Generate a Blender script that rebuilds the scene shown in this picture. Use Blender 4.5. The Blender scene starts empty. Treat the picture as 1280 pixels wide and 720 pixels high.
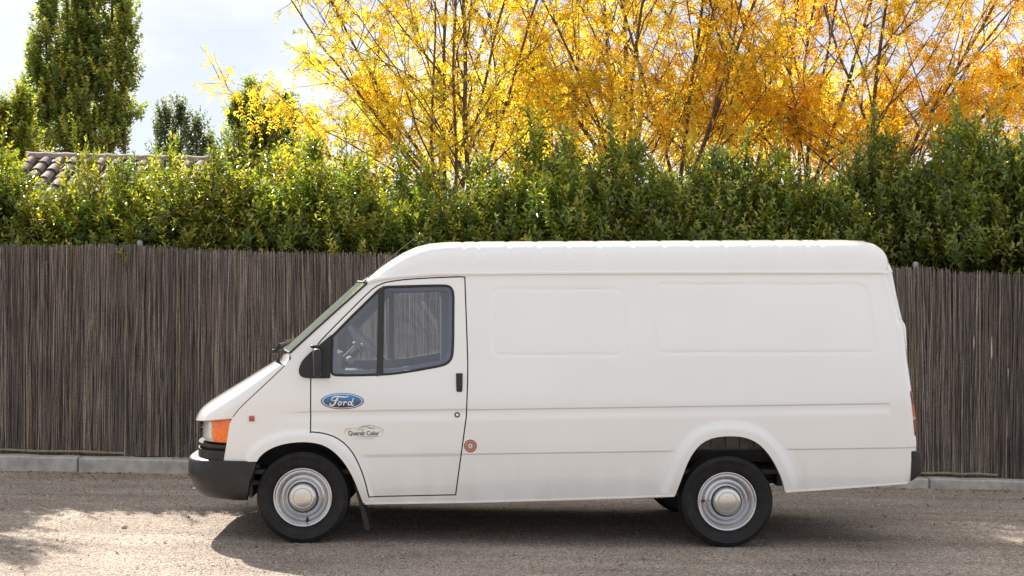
import bpy, bmesh, math, random
import numpy as np
from mathutils import Vector, Matrix
from mathutils.geometry import delaunay_2d_cdt
from mathutils.kdtree import KDTree

rng = np.random.default_rng(7)
random.seed(7)
SC = bpy.context.scene
COL = SC.collection
PI = math.pi

# ---------------------------------------------------------------- camera
CAMX, CAMD, CAMZ, FPX, VPX, VPY = -0.4545, 9.6, 1.719, 1690.0, 560.0, 380.0
cd = bpy.data.cameras.new('camera')
cam = bpy.data.objects.new('camera', cd)
COL.objects.link(cam)
cam.location = (CAMX, -CAMD, CAMZ)
cam.rotation_euler = (PI / 2, 0, 0)
cd.sensor_width = 36
cd.lens = 36 * FPX / 1280
cd.shift_x = (640 - VPX) / 1280
cd.shift_y = -(360 - VPY) / 1280
cd.clip_end = 5000
SC.camera = cam

# ---------------------------------------------------------------- light
SUN = Vector((-0.56, 1.08, 1.0)).normalized()
SUN_EL = math.asin(SUN.z)
SUN_AZ = math.atan2(SUN.x, SUN.y)
sd = bpy.data.lights.new('sun', 'SUN')
sd.energy = 5.0
sd.angle = math.radians(0.5)
sd.color = (1.0, 0.93, 0.83)
sun = bpy.data.objects.new('sun', sd)
COL.objects.link(sun)
sun.rotation_euler = SUN.to_track_quat('Z', 'Y').to_euler()

W = bpy.data.worlds.new('World')
SC.world = W
W.use_nodes = True
nt = W.node_tree
nt.nodes.clear()
wo = nt.nodes.new('ShaderNodeOutputWorld')
bg = nt.nodes.new('ShaderNodeBackground')
sky = nt.nodes.new('ShaderNodeTexSky')
sky.sky_type = 'NISHITA'
sky.sun_disc = False
sky.sun_elevation = SUN_EL
sky.sun_rotation = SUN_AZ
sky.air_density = 0.5
sky.dust_density = 0.4
sky.ozone_density = 1.2
tc = nt.nodes.new('ShaderNodeTexCoord')
mp = nt.nodes.new('ShaderNodeMapping')
mp.inputs['Scale'].default_value = (1.0, 1.0, 2.6)
mp.inputs['Location'].default_value = (0.35, 0.1, 0.0)
ns = nt.nodes.new('ShaderNodeTexNoise')
ns.inputs['Scale'].default_value = 2.3
ns.inputs['Detail'].default_value = 7
ns.inputs['Roughness'].default_value = 0.55
rp = nt.nodes.new('ShaderNodeValToRGB')
rp.color_ramp.elements[0].position = 0.44
rp.color_ramp.elements[1].position = 0.58
mx = nt.nodes.new('ShaderNodeMix')
mx.data_type = 'RGBA'
mx.inputs[7].default_value = (4.25, 4.3, 4.4, 1)      # sunlit cloud
lk = nt.links.new
lk(tc.outputs['Generated'], mp.inputs['Vector'])
lk(mp.outputs['Vector'], ns.inputs['Vector'])
lk(ns.outputs['Fac'], rp.inputs['Fac'])
lk(rp.outputs['Color'], mx.inputs[0])
veil = nt.nodes.new('ShaderNodeMix')                  # thin bluish veil of high haze over the whole sky
veil.data_type = 'RGBA'
veil.inputs[0].default_value = .88
veil.inputs[7].default_value = (3.08, 3.2, 3.48, 1)
lk(sky.outputs['Color'], veil.inputs[6])
lk(veil.outputs[2], mx.inputs[6])
lk(mx.outputs[2], bg.inputs['Color'])
lk(bg.outputs['Background'], wo.inputs['Surface'])
bg.inputs['Strength'].default_value = 0.12

vs = SC.view_settings
vs.view_transform = 'Standard'
vs.look = 'None'
vs.exposure = 1.16
vs.gamma = 1.0
vs.use_curve_mapping = False
SC.cycles.max_bounces = 8
SC.cycles.transparent_max_bounces = 12
SC.cycles.sample_clamp_indirect = 6.0
SC.cycles.caustics_reflective = False
SC.cycles.caustics_refractive = False

# ---------------------------------------------------------------- materials
def mat(name, base=(.5, .5, .5), rough=.5, metal=0., spec=.5, coat=0., noise=None, bump=None, attr=None, emit=None):
    m = bpy.data.materials.new(name)
    m.use_nodes = True
    n, l = m.node_tree.nodes, m.node_tree.links
    b = n['Principled BSDF']
    b.inputs['Base Color'].default_value = (*base, 1)
    b.inputs['Roughness'].default_value = rough
    b.inputs['Metallic'].default_value = metal
    b.inputs['Specular IOR Level'].default_value = spec
    b.inputs['Coat Weight'].default_value = coat
    b.inputs['Coat Roughness'].default_value = .06
    tcn = n.new('ShaderNodeTexCoord')
    src = None
    if attr:
        a = n.new('ShaderNodeAttribute')
        a.attribute_name = attr
        src = a.outputs['Color']
    if noise:
        sc, c2, lo, hi = noise[:4]
        t = n.new('ShaderNodeTexNoise')
        t.inputs['Scale'].default_value = sc
        t.inputs['Detail'].default_value = 6
        l.new(tcn.outputs['Object'], t.inputs['Vector'])
        r = n.new('ShaderNodeValToRGB')
        r.color_ramp.elements[0].position = lo
        r.color_ramp.elements[1].position = hi
        l.new(t.outputs['Fac'], r.inputs['Fac'])
        x = n.new('ShaderNodeMix')
        x.data_type = 'RGBA'
        if len(noise) > 4:
            x.blend_type = noise[4]
        x.inputs[6].default_value = (*base, 1)
        x.inputs[7].default_value = (*c2, 1)
        if src:
            l.new(src, x.inputs[6])
        l.new(r.outputs['Color'], x.inputs[0])
        src = x.outputs[2]
    if src:
        l.new(src, b.inputs['Base Color'])
    if bump:
        t = n.new('ShaderNodeTexNoise')
        t.inputs['Scale'].default_value = bump[0]
        t.inputs['Detail'].default_value = 4
        l.new(tcn.outputs['Object'], t.inputs['Vector'])
        bn = n.new('ShaderNodeBump')
        bn.inputs['Strength'].default_value = bump[1]
        bn.inputs['Distance'].default_value = bump[2]
        l.new(t.outputs['Fac'], bn.inputs['Height'])
        l.new(bn.outputs['Normal'], b.inputs['Normal'])
    return m

def leaf_mat(name, trans=.45, rough=.4, spec=.4, tcol=(1.0, 1.0, .6), gain=1.3):
    m = bpy.data.materials.new(name)
    m.use_nodes = True
    n, l = m.node_tree.nodes, m.node_tree.links
    b = n['Principled BSDF']
    a = n.new('ShaderNodeAttribute')
    a.attribute_name = 'tint'
    l.new(a.outputs['Color'], b.inputs['Base Color'])
    b.inputs['Roughness'].default_value = rough
    b.inputs['Specular IOR Level'].default_value = spec
    t = n.new('ShaderNodeBsdfTranslucent')
    v = n.new('ShaderNodeMix')
    v.data_type = 'RGBA'
    v.blend_type = 'MULTIPLY'
    v.inputs[0].default_value = 1
    v.inputs[7].default_value = (tcol[0] * gain, tcol[1] * gain, tcol[2] * gain, 1)
    l.new(a.outputs['Color'], v.inputs[6])
    l.new(v.outputs[2], t.inputs['Color'])
    x = n.new('ShaderNodeMixShader')
    x.inputs[0].default_value = trans
    l.new(b.outputs[0], x.inputs[1])
    l.new(t.outputs[0], x.inputs[2])
    l.new(x.outputs[0], n['Material Output'].inputs['Surface'])
    return m

def glass_mat(name, tint, fac=.06, rough=0.0, body=None, ior=1.5):
    """thin pane: tinted see-through plus a Fresnel reflection, and a little dust film"""
    m = bpy.data.materials.new(name)
    m.use_nodes = True
    n, l = m.node_tree.nodes, m.node_tree.links
    n.remove(n['Principled BSDF'])
    tr = n.new('ShaderNodeBsdfTransparent')
    tr.inputs['Color'].default_value = (*tint, 1)
    gl = n.new('ShaderNodeBsdfGlossy')
    gl.inputs['Roughness'].default_value = rough
    fr = n.new('ShaderNodeFresnel')
    fr.inputs['IOR'].default_value = ior
    ad = n.new('ShaderNodeMath')
    ad.operation = 'ADD'
    ad.use_clamp = True
    ad.inputs[1].default_value = fac
    l.new(fr.outputs[0], ad.inputs[0])
    x = n.new('ShaderNodeMixShader')
    l.new(ad.outputs[0], x.inputs[0])
    l.new(tr.outputs[0], x.inputs[1])
    l.new(gl.outputs[0], x.inputs[2])
    out = x.outputs[0]
    if body:
        d = n.new('ShaderNodeBsdfDiffuse')
        d.inputs['Color'].default_value = (*body[0], 1)
        y = n.new('ShaderNodeMixShader')
        y.inputs[0].default_value = body[1]
        l.new(out, y.inputs[1])
        l.new(d.outputs[0], y.inputs[2])
        out = y.outputs[0]
    l.new(out, n['Material Output'].inputs['Surface'])
    return m

M = {}
M['paint'] = mat('white_paint', (.795, .80, .785), 0.22, coat=1.0, noise=(1.7, (.775, .775, .755), .35, .75), bump=(2.2, .05, .01))
def dusty_paint():
    m = M['paint']
    n, l = m.node_tree.nodes, m.node_tree.links
    b = n['Principled BSDF']
    old = b.inputs['Base Color'].links[0].from_socket
    g = n.new('ShaderNodeNewGeometry')
    sp = n.new('ShaderNodeSeparateXYZ')
    l.new(g.outputs['Position'], sp.inputs[0])
    mr = n.new('ShaderNodeMapRange')
    mr.inputs['From Min'].default_value = .75
    mr.inputs['From Max'].default_value = .30
    l.new(sp.outputs['Z'], mr.inputs['Value'])
    mp_ = n.new('ShaderNodeMapping')
    mp_.inputs['Scale'].default_value = (9, 9, 2.2)
    l.new(g.outputs['Position'], mp_.inputs['Vector'])
    t = n.new('ShaderNodeTexNoise')
    t.inputs['Scale'].default_value = 1.0
    t.inputs['Detail'].default_value = 7
    l.new(mp_.outputs['Vector'], t.inputs['Vector'])
    mu = n.new('ShaderNodeMath')
    mu.operation = 'MULTIPLY'
    l.new(mr.outputs[0], mu.inputs[0])
    l.new(t.outputs['Fac'], mu.inputs[1])
    mm = n.new('ShaderNodeMath')
    mm.operation = 'MULTIPLY'
    mm.inputs[1].default_value = .55
    l.new(mu.outputs[0], mm.inputs[0])
    x = n.new('ShaderNodeMix')
    x.data_type = 'RGBA'
    x.inputs[7].default_value = (.50, .44, .37, 1)
    l.new(mm.outputs[0], x.inputs[0])
    l.new(old, x.inputs[6])
    l.new(x.outputs[2], b.inputs['Base Color'])
dusty_paint()
M['jamb'] = mat('door_jamb', (.03, .03, .03), .8)
M['plastic'] = mat('black_plastic', (.015, .0145, .0145), .42, spec=.4, noise=(9, (.025, .0235, .022), .4, .7), bump=(260, .12, .002))
M['rubber'] = mat('rubber_seal', (.016, .015, .015), .55)
M['tyre'] = mat('tyre_rubber', (.012, .0115, .012), .6, spec=.28, noise=(14, (.024, .023, .023), .45, .75), bump=(160, .1, .002))
M['rim'] = mat('silver_rim', (.60, .61, .635), .22, metal=.8, noise=(7, (.52, .52, .53), .5, .8))
M['cap'] = mat('hub_cap_metal', (.62, .615, .60), .2, metal=.8)
M['amber'] = mat('amber_lens', (.85, .13, .005), .12, coat=.6, noise=(60, (.95, .24, .01), .4, .65), bump=(90, .5, .004))
M['red'] = mat('red_lens', (.15, .016, .012), .15, coat=.5)
M['taillamber'] = mat('tail_amber_lens', (.42, .085, .012), .15, coat=.5)
M['tailclear'] = mat('tail_clear_lens', (.40, .36, .34), .15, coat=.5)
M['clear'] = mat('clear_lens', (.52, .53, .50), .1, spec=.8, coat=1., noise=(30, (.72, .73, .70), .35, .65), bump=(60, .4, .004))
M['glass'] = glass_mat('window_glass', (.88, .92, 1.0), .09)
M['screen'] = glass_mat('windscreen_glass', (.74, .82, .78), .10, body=((.33, .37, .34), .30))
M['under'] = mat('underbody', (.035, .033, .031), .85, noise=(6, (.07, .063, .055), .4, .7))
M['arch'] = mat('dusty_arch_panel', (.33, .30, .26), .85, noise=(9, (.20, .18, .155), .4, .7))
M['steel'] = mat('grey_steel', (.16, .155, .15), .6, metal=.4)
M['chrome'] = mat('chrome', (.75, .75, .75), .12, metal=1.)
M['dash'] = mat('grey_dash_plastic', (.20, .215, .235), .55)
M['trim'] = mat('dark_blue_trim', (.048, .060, .105), .5)
M['trimlight'] = mat('blue_grey_trim', (.20, .23, .29), .5)
M['wheelgrip'] = mat('steering_wheel_grip', (.16, .17, .20), .4)
M['seat'] = mat('seat_fabric', (.05, .055, .07), .9)
M['belt'] = mat('pale_seat_belt', (.55, .54, .50), .7)
M['decalwhite'] = mat('decal_white', (.80, .80, .80), .3)
M['decalgrey'] = mat('decal_grey', (.035, .035, .045), .5)
M['decalsoft'] = mat('decal_soft_grey', (.42, .40, .41), .5)
M['decaltan'] = mat('decal_tan', (.55, .40, .31), .5)
M['emred'] = mat('emblem_red', (.42, .085, .055), .35)
M['emdark'] = mat('emblem_dark', (.10, .03, .025), .4)
M['empale'] = mat('emblem_pale', (.72, .52, .38), .4)

def oval_blue():
    m = mat('oval_blue', (.02, .10, .30), .25, coat=.4)
    n, l = m.node_tree.nodes, m.node_tree.links
    g = n.new('ShaderNodeTexCoord')
    s = n.new('ShaderNodeSeparateXYZ')
    r = n.new('ShaderNodeValToRGB')
    r.color_ramp.elements[0].position = .22
    r.color_ramp.elements[0].color = (.012, .014, .045, 1)
    r.color_ramp.elements[1].position = .80
    r.color_ramp.elements[1].color = (.03, .23, .52, 1)
    l.new(g.outputs['Generated'], s.inputs[0])
    l.new(s.outputs['Z'], r.inputs['Fac'])
    l.new(r.outputs['Color'], n['Principled BSDF'].inputs['Base Color'])
    return m
M['ovalblue'] = oval_blue()

# ---------------------------------------------------------------- mesh helpers
class MB:
    def __init__(s):
        s.v, s.f, s.m, s.n = [], [], [], 0
    def add(s, v, f, mi=0):
        v = np.asarray(v, float).reshape(-1, 3)
        b = s.n
        s.v.append(v)
        s.n += len(v)
        for q in f:
            s.f.append(tuple(int(i) + b for i in q))
            s.m.append(mi)
        return b
    def box(s, x0, x1, y0, y1, z0, z1, mi=0, bev=0.0):
        if bev > 0:
            bm = bmesh.new()
            bmesh.ops.create_cube(bm, size=1)
            for w in bm.verts:
                w.co = Vector((x0 + (w.co.x + .5) * (x1 - x0), y0 + (w.co.y + .5) * (y1 - y0), z0 + (w.co.z + .5) * (z1 - z0)))
            bmesh.ops.bevel(bm, geom=list(bm.edges), offset=bev, segments=2, affect='EDGES', profile=.5)
            bm.verts.index_update()
            s.add([tuple(w.co) for w in bm.verts], [[w.index for w in f.verts] for f in bm.faces], mi)
            bm.free()
            return
        v = [(x, y, z) for x in (x0, x1) for y in (y0, y1) for z in (z0, z1)]
        s.add(v, [(0, 1, 3, 2), (4, 6, 7, 5), (0, 4, 5, 1), (2, 3, 7, 6), (0, 2, 6, 4), (1, 5, 7, 3)], mi)
    def tube(s, pts, rad, sides=8, mi=0, cap=True):
        pts = [Vector(p) for p in pts]
        k = len(pts)
        rad = [rad] * k if not hasattr(rad, '__len__') else rad
        vs_, up = [], None
        for i, p in enumerate(pts):
            t = (pts[min(i + 1, k - 1)] - pts[max(i - 1, 0)])
            t = t.normalized() if t.length > 1e-9 else Vector((0, 0, 1))
            if up is None:
                up = t.orthogonal().normalized()
            up = (up - t * up.dot(t))
            up = up.normalized() if up.length > 1e-6 else t.orthogonal().normalized()
            w = t.cross(up)
            for j in range(sides):
                a = 2 * PI * j / sides
                vs_.append(p + (up * math.cos(a) + w * math.sin(a)) * rad[i])
        fs = []
        for i in range(k - 1):
            for j in range(sides):
                a, b = i * sides + j, i * sides + (j + 1) % sides
                fs.append((a, b, b + sides, a + sides))
        if cap:
            fs.append(tuple(reversed(range(sides))))
            fs.append(tuple(range((k - 1) * sides, k * sides)))
        s.add([tuple(q) for q in vs_], fs, mi)
    def lathe_y(s, prof, cx, cz, seg=64, mi=0, closed=False):
        v, f, k = [], [], len(prof)
        for i in range(seg):
            a = 2 * PI * i / seg
            for r, y in prof:
                v.append((cx + r * math.cos(a), y, cz + r * math.sin(a)))
        for i in range(seg):
            j = (i + 1) % seg
            for q in range(k - 1 if not closed else k):
                q2 = (q + 1) % k
                f.append((i * k + q, j * k + q, j * k + q2, i * k + q2))
        s.add(v, f, mi)
    def grid(s, P, mi=0, flip=False):
        """P: array (nu, nv, 3)"""
        nu, nv = P.shape[:2]
        f = []
        for i in range(nu - 1):
            for j in range(nv - 1):
                q = (i * nv + j, i * nv + j + 1, (i + 1) * nv + j + 1, (i + 1) * nv + j)
                f.append(q[::-1] if flip else q)
        s.add(P.reshape(-1, 3), f, mi)
    def prism(s, poly, y0, y1, mi=0):
        """polygon in (x, z), extruded in y"""
        k = len(poly)
        v = [(x, y0, z) for x, z in poly] + [(x, y1, z) for x, z in poly]
        f = [tuple(range(k)), tuple(reversed(range(k, 2 * k)))]
        f += [(i, i + k, (i + 1) % k + k, (i + 1) % k) for i in range(k)]
        s.add(v, f, mi)

def make_mesh(name, verts, faces, mats, mis=None, smooth=True, angle=None):
    me = bpy.data.meshes.new(name)
    me.from_pydata(verts, [], faces)
    for m in mats:
        me.materials.append(m)
    if mis is not None and len(mats) > 1:
        me.polygons.foreach_set('material_index', np.array(mis, dtype=np.int32))
    if smooth:
        me.shade_smooth()
        if angle:
            me.set_sharp_from_angle(angle=math.radians(angle))
    me.update()
    return me

def world_loc(o):
    p = Vector((0, 0, 0))
    while o is not None:
        p += o.location
        o = o.parent
    return p

def link(o, parent=None, label=None, cat=None, group=None, kind=None):
    COL.objects.link(o)
    if parent is not None:
        o.parent = parent
    if label: o['label'] = label
    if cat: o['category'] = cat
    if group: o['group'] = group
    if kind: o['kind'] = kind
    return o

def obj(name, mb, mats, parent=None, label=None, cat=None, group=None, kind=None, smooth=True, angle=35, base=False, origin=None):
    """mb in world coordinates; origin at the bounding-box centre (or its base) and parented without scaling"""
    v = np.concatenate(mb.v)
    lo, hi = v.min(0), v.max(0)
    c = (lo + hi) / 2
    if base:
        c[2] = lo[2]
    if origin is not None:
        c = np.array(origin, float)
    me = make_mesh(name, (v - c).tolist(), mb.f, mats if isinstance(mats, (list, tuple)) else [mats], mb.m, smooth, angle)
    o = bpy.data.objects.new(name, me)
    o.location = Vector(c) - (world_loc(parent) if parent is not None else Vector((0, 0, 0)))
    return link(o, parent, label, cat, group, kind)

def empty(name, loc, label=None, cat=None, group=None, kind=None, parent=None):
    o = bpy.data.objects.new(name, None)
    o.location = Vector(loc) - (world_loc(parent) if parent is not None else Vector((0, 0, 0)))
    o.empty_display_size = .3
    return link(o, parent, label, cat, group, kind)

def tri_mesh(name, V, F, mats, tint=None, smooth=False):
    """fast path for many small faces: V (n,3), F (m,k) all the same k"""
    V = np.ascontiguousarray(V, dtype=np.float32)
    F = np.ascontiguousarray(F, dtype=np.int32)
    me = bpy.data.meshes.new(name)
    k = F.shape[1]
    me.vertices.add(len(V))
    me.vertices.foreach_set('co', V.ravel())
    me.loops.add(F.size)
    me.loops.foreach_set('vertex_index', F.ravel())
    me.polygons.add(len(F))
    me.polygons.foreach_set('loop_start', np.arange(0, F.size, k, dtype=np.int32))
    for m in (mats if isinstance(mats, (list, tuple)) else [mats]):
        me.materials.append(m)
    if tint is not None:
        a = me.color_attributes.new('tint', 'FLOAT_COLOR', 'POINT')
        t = np.ones((len(V), 4), dtype=np.float32)
        t[:, :3] = tint
        a.data.foreach_set('color', t.ravel())
    me.update(calc_edges=True)
    me.validate()
    if smooth:
        me.shade_smooth()
    return me

def sm(a, b, x):
    t = np.clip((x - a) / (b - a), 0, 1)
    return t * t * (3 - 2 * t)

# metres from measured sight lines: a point seen at photo pixel (px, py) that stands y metres behind the van's near side
def at(px, py, y):
    k = (CAMD + y) / FPX
    return CAMX + (px - VPX) * k, CAMZ - (py - VPY) * k

def ground_z(x, y):
    x = np.clip(x, -9, 9)
    k = np.clip(np.asarray(y) / 3.75, -1.0, 1.15)
    return -x * (.0094 + .0101 * k) - .02 * np.clip(k, 0, 1)
# ================================================================ THE VAN
WID = 1.94                       # near side at y = 0, far side at y = WID
MID = WID / 2

REAR_PX = [(1115, 341), (1121, 372), (1127.5, 400), (1131, 405), (1132.5, 411), (1135, 450), (1139, 487), (1142.5, 520), (1145, 548), (1146, 575), (1144, 590), (1141, 602)]
_rear = np.array([at(px, py, .085) for px, py in REAR_PX])
_rz, _rx = _rear[::-1, 1], _rear[::-1, 0]
RC = .085

def plan_y(x):
    t = np.clip((-1.5 - x) / .82, 0, .99995)
    return MID * (1 - (1 - t ** 4.5) ** (1 / 4.5))

ARCH_F_PX = [(321, 577), (324, 571.5), (333, 563.5), (348, 556.5), (367, 552.8), (388, 552.5), (407, 557), (423, 569), (436, 586.5), (444.5, 604), (450.5, 620), (454, 629)]
ARCH_R_PX = [(844, 619.5), (848, 609), (853, 596), (858, 582), (865, 568), (876, 554.5), (890, 547.5), (905, 545.3), (922, 545.3), (936, 548), (950, 555.5), (963, 570), (972, 586), (978.5, 601), (981, 614)]

def dense(poly, step, closed=True):
    out = []
    k = len(poly)
    for i in range(k if closed else k - 1):
        a, b = np.array(poly[i], float), np.array(poly[(i + 1) % k], float)
        n = max(1, int(math.ceil(np.linalg.norm(b - a) / step)))
        for j in range(n):
            out.append(a + (b - a) * j / n)
    if not closed:
        out.append(np.array(poly[-1], float))
    return np.array(out)

def smoothpoly(poly, it=2):
    """Chaikin smoothing of an open polyline, ends kept"""
    p = [np.array(q, float) for q in poly]
    for _ in range(it):
        q = [p[0]]
        for a, b in zip(p[:-1], p[1:]):
            q += [a * .75 + b * .25, a * .25 + b * .75]
        q.append(p[-1])
        p = q
    return [tuple(a) for a in p]

ARCH_F_PX = smoothpoly(ARCH_F_PX, 2)
ARCH_R_PX = smoothpoly(ARCH_R_PX, 2)
_af = np.array([at(a, b, -.01) for a, b in ARCH_F_PX])
_ar = np.array([at(a, b, -.01) for a, b in ARCH_R_PX])

def seg_dist(x, z, poly):
    d = np.full(np.shape(x), 9.)
    for a, b in zip(poly[:-1], poly[1:]):
        ab = b - a
        t = np.clip(((x - a[0]) * ab[0] + (z - a[1]) * ab[1]) / max(ab @ ab, 1e-12), 0, 1)
        d = np.minimum(d, np.hypot(x - a[0] - t * ab[0], z - a[1] - t * ab[1]))
    return d

def rrect(x, z, x0, x1, z0, z1, r, shear=0.):
    xs = x - shear * (z - z1) * (x > (x0 + x1) / 2)
    qx = np.abs(xs - (x0 + x1) / 2) - (x1 - x0) / 2 + r
    qz = np.abs(z - (z0 + z1) / 2) - (z1 - z0) / 2 + r
    return np.hypot(np.maximum(qx, 0), np.maximum(qz, 0)) + np.minimum(np.maximum(qx, qz), 0) - r

_p1 = (*at(611, 358, .09), *at(784, 447, .07))
_p2 = (*at(814, 352, .09), *at(1087, 444, .09))

def side_y(x, z):
    """depth of the pressed steel side, metres behind the flank's widest line"""
    x, z = np.asarray(x, float), np.asarray(z, float)
    y = plan_y(x)
    y = y + np.where(z > 1.0, .135 * (np.clip(z - 1.0, 0, 2) / .95) ** 1.45, .022 * (np.clip(.72 - z, 0, 1) / .4) ** 2)
    xe = np.interp(z, _rz, _rx)
    u = np.clip(x - (xe - RC), 0, RC * .985)
    y = y + RC - np.sqrt(RC * RC - u * u)
    # swage line: a lip above a shallow channel, and a lower skirt set back
    z1 = .978 + .0146 * x
    d = z1 - z
    fade = sm(-1.75, -1.40, x) * (1 - sm(2.66, 2.70, x))
    y = y + .0085 * sm(0, .010, d) * (1 - sm(.030, .085, d)) * fade
    d2 = d - .318
    lf = 1 - sm(.10, .16, np.minimum(seg_dist(x, z, _af), seg_dist(x, z, _ar)))
    keep = sm(-1.12, -1.06, x) * (1 - lf)
    y = y + .0075 * sm(0, .010, d2) * (1 - .55 * sm(.05, .25, d2)) * keep
    # wheel arch flares
    df, dr = seg_dist(x, z, _af), seg_dist(x, z, _ar)
    y = y - .024 * (1 - sm(.045, .098, df)) - .026 * (1 - sm(.045, .115, dr))
    # pressed frames of the two blanked side windows
    for (x0, z1_, x1, z0), sh in ((_p1, 0.), (_p2, -.055 / .5)):
        g = rrect(x, z, x0, x1, z0, z1_, .085, sh) + .02
        y = y + .0050 * np.where(np.abs(g) < .019, .5 + .5 * np.cos(PI * g / .019), 0)
        y = y + .0016 * sm(.01, -.01, g)
    # slight waviness of old panels
    y = y + .0017 * np.sin(x * 5.1 + z * 3.3) * np.sin(z * 4.7 - x * 1.9)
    return y

def V(px, py):
    y = 0.
    for _ in range(4):
        x, z = at(px, py, y)
        y = float(side_y(x, z))
    return np.array([x, z])

def Vp(pts):
    p = np.array([tuple(q) for q in pts], float)
    y = np.zeros(len(p))
    for _ in range(4):
        x, z = at(p[:, 0], p[:, 1], y)
        y = side_y(x, z)
    return list(np.stack([x, z], 1))

def inside(pts, poly):
    x, z = pts[:, 0], pts[:, 1]
    c = np.zeros(len(pts), bool)
    k = len(poly)
    for i in range(k):
        x0, z0 = poly[i]
        x1, z1 = poly[(i + 1) % k]
        if z0 == z1:
            continue
        hit = ((z0 > z) != (z1 > z)) & (x < (x1 - x0) * (z - z0) / (z1 - z0) + x0)
        c ^= hit
    return c

def panel(outer, holes, step, depths=(.03,), extra=None, fn=side_y):
    """triangulated pressed panel with flanged edges. outer / holes: arrays of (x, z). returns verts, faces for the near side"""
    loops = [dense(p, max(.012, step * 1.3)) for p in [outer] + holes]
    B = np.concatenate(loops)
    lo, hi = B.min(0), B.max(0)
    gx, gz = np.meshgrid(np.arange(lo[0], hi[0], step), np.arange(lo[1], hi[1], step))
    gx = gx + (np.arange(gx.shape[0]) % 2)[:, None] * step * .5
    gz = gz + .0146 * gx
    G = np.stack([gx.ravel(), gz.ravel()], 1)
    ok = inside(G, loops[0])
    for h in loops[1:]:
        ok &= ~inside(G, h)
    G = G[ok]
    kd = KDTree(len(B))
    for i, p in enumerate(B):
        kd.insert((p[0], p[1], 0), i)
    kd.balance()
    far = np.array([kd.find((p[0], p[1], 0))[2] > step * .6 for p in G]) if len(G) else np.zeros(0, bool)
    G = G[far]
    edges, b = [], 0
    for l in loops:
        n = len(l)
        edges += [(b + i, b + (i + 1) % n) for i in range(n)]
        b += n
    P = np.concatenate([B, G])
    r = delaunay_2d_cdt([Vector(p) for p in P], edges, [], 0, 1e-6)
    P2 = np.array([tuple(p) for p in r[0]])
    T = np.array([f for f in r[2] if len(f) == 3])
    cen = P2[T].mean(1)
    ok = inside(cen, loops[0])
    for h in loops[1:]:
        ok &= ~inside(cen, h)
    T = T[ok]
    # orient so that the normal looks to -y
    a, b_, c = P2[T[:, 0]], P2[T[:, 1]], P2[T[:, 2]]
    cr = (b_[:, 0] - a[:, 0]) * (c[:, 1] - a[:, 1]) - (b_[:, 1] - a[:, 1]) * (c[:, 0] - a[:, 0])
    T[cr < 0] = T[cr < 0][:, ::-1]
    Y = fn(P2[:, 0], P2[:, 1])
    verts = np.stack([P2[:, 0], Y, P2[:, 1]], 1)
    flanges = []
    for li, l in enumerate(loops):
        y = fn(l[:, 0], l[:, 1])
        d = depths[li] if li < len(depths) else depths[-1]
        n = len(l)
        dd = d(l) if callable(d) else np.full(n, d)
        v = np.concatenate([np.stack([l[:, 0], y, l[:, 1]], 1), np.stack([l[:, 0], y + dd, l[:, 1]], 1)])
        area = np.sum(l[:, 0] * np.roll(l[:, 1], -1) - np.roll(l[:, 0], -1) * l[:, 1])
        f = [(i, i + n, (i + 1) % n + n, (i + 1) % n) for i in range(n)]
        if (area > 0) == (li > 0):
            f = [q[::-1] for q in f]
        flanges.append((v, f))
    return verts, T.tolist(), flanges

def mirror(v):
    v = np.array(v, float)
    v[:, 1] = WID - v[:, 1]
    return v

def add_panel(mb, pn, mi=0, fmi=0, far=False):
    v, f, fl = pn
    mb.add(mirror(v) if far else v, [q[::-1] for q in f] if far else f, mi)
    for fv, ff in fl:
        mb.add(mirror(fv) if far else fv, [q[::-1] for q in ff] if far else ff, fmi)

# ---- outlines measured on the photograph
DOOR_PX = smoothpoly([(583, 520), (585, 462), (584, 430), (581, 346.5)], 1) + smoothpoly([(575, 346), (545, 347), (510, 349), (490, 351.5), (480, 353.5), (468, 359), (455, 371), (440, 386), (420, 406), (402, 424.5), (397, 431), (394, 440), (390, 452), (388.5, 470)], 1) + \
    [(388, 540.5)] + smoothpoly([(390, 540), (405, 541.5), (420, 546.5), (433, 556), (443, 569), (451, 586), (456.5, 602), (460.5, 619)], 1) + [(461.5, 621.5), (569.5, 618.5)]
WIN_PX = [(413.5, 420)] + smoothpoly([(440, 393), (462, 371.5), (470, 363.5), (476, 359), (484, 357)], 2) + smoothpoly([(520, 356), (552, 355.2), (562, 356), (567.5, 362), (568.3, 372)], 2) + \
    smoothpoly([(568, 420), (567.5, 440), (565.5, 450), (558, 457), (545, 460)], 2) + smoothpoly([(520, 464.5), (492, 468.8), (470, 470), (445, 470.6), (425, 470.8), (416, 470), (412.5, 465)], 1)
BONNET_EDGE = smoothpoly([(356, 457), (330, 481.5), (306, 504), (297, 513), (291, 521.5)], 1)
BODY_PX = BONNET_EDGE[::-1][:-1] + [(356, 457), (364, 448.5), (362.5, 441), (459.5, 353.5), (470, 349.8), (500, 345.6), (545, 342.7), (700, 341.3), (900, 341)] + \
    REAR_PX + [(1134, 603.5), (1100, 606), (1060, 609), (1020, 611.8)] + ARCH_R_PX[::-1] + [(720, 623.5), (600, 627)] + ARCH_F_PX[::-1] + [(279.5, 577), (283, 556), (287, 530)]

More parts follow.
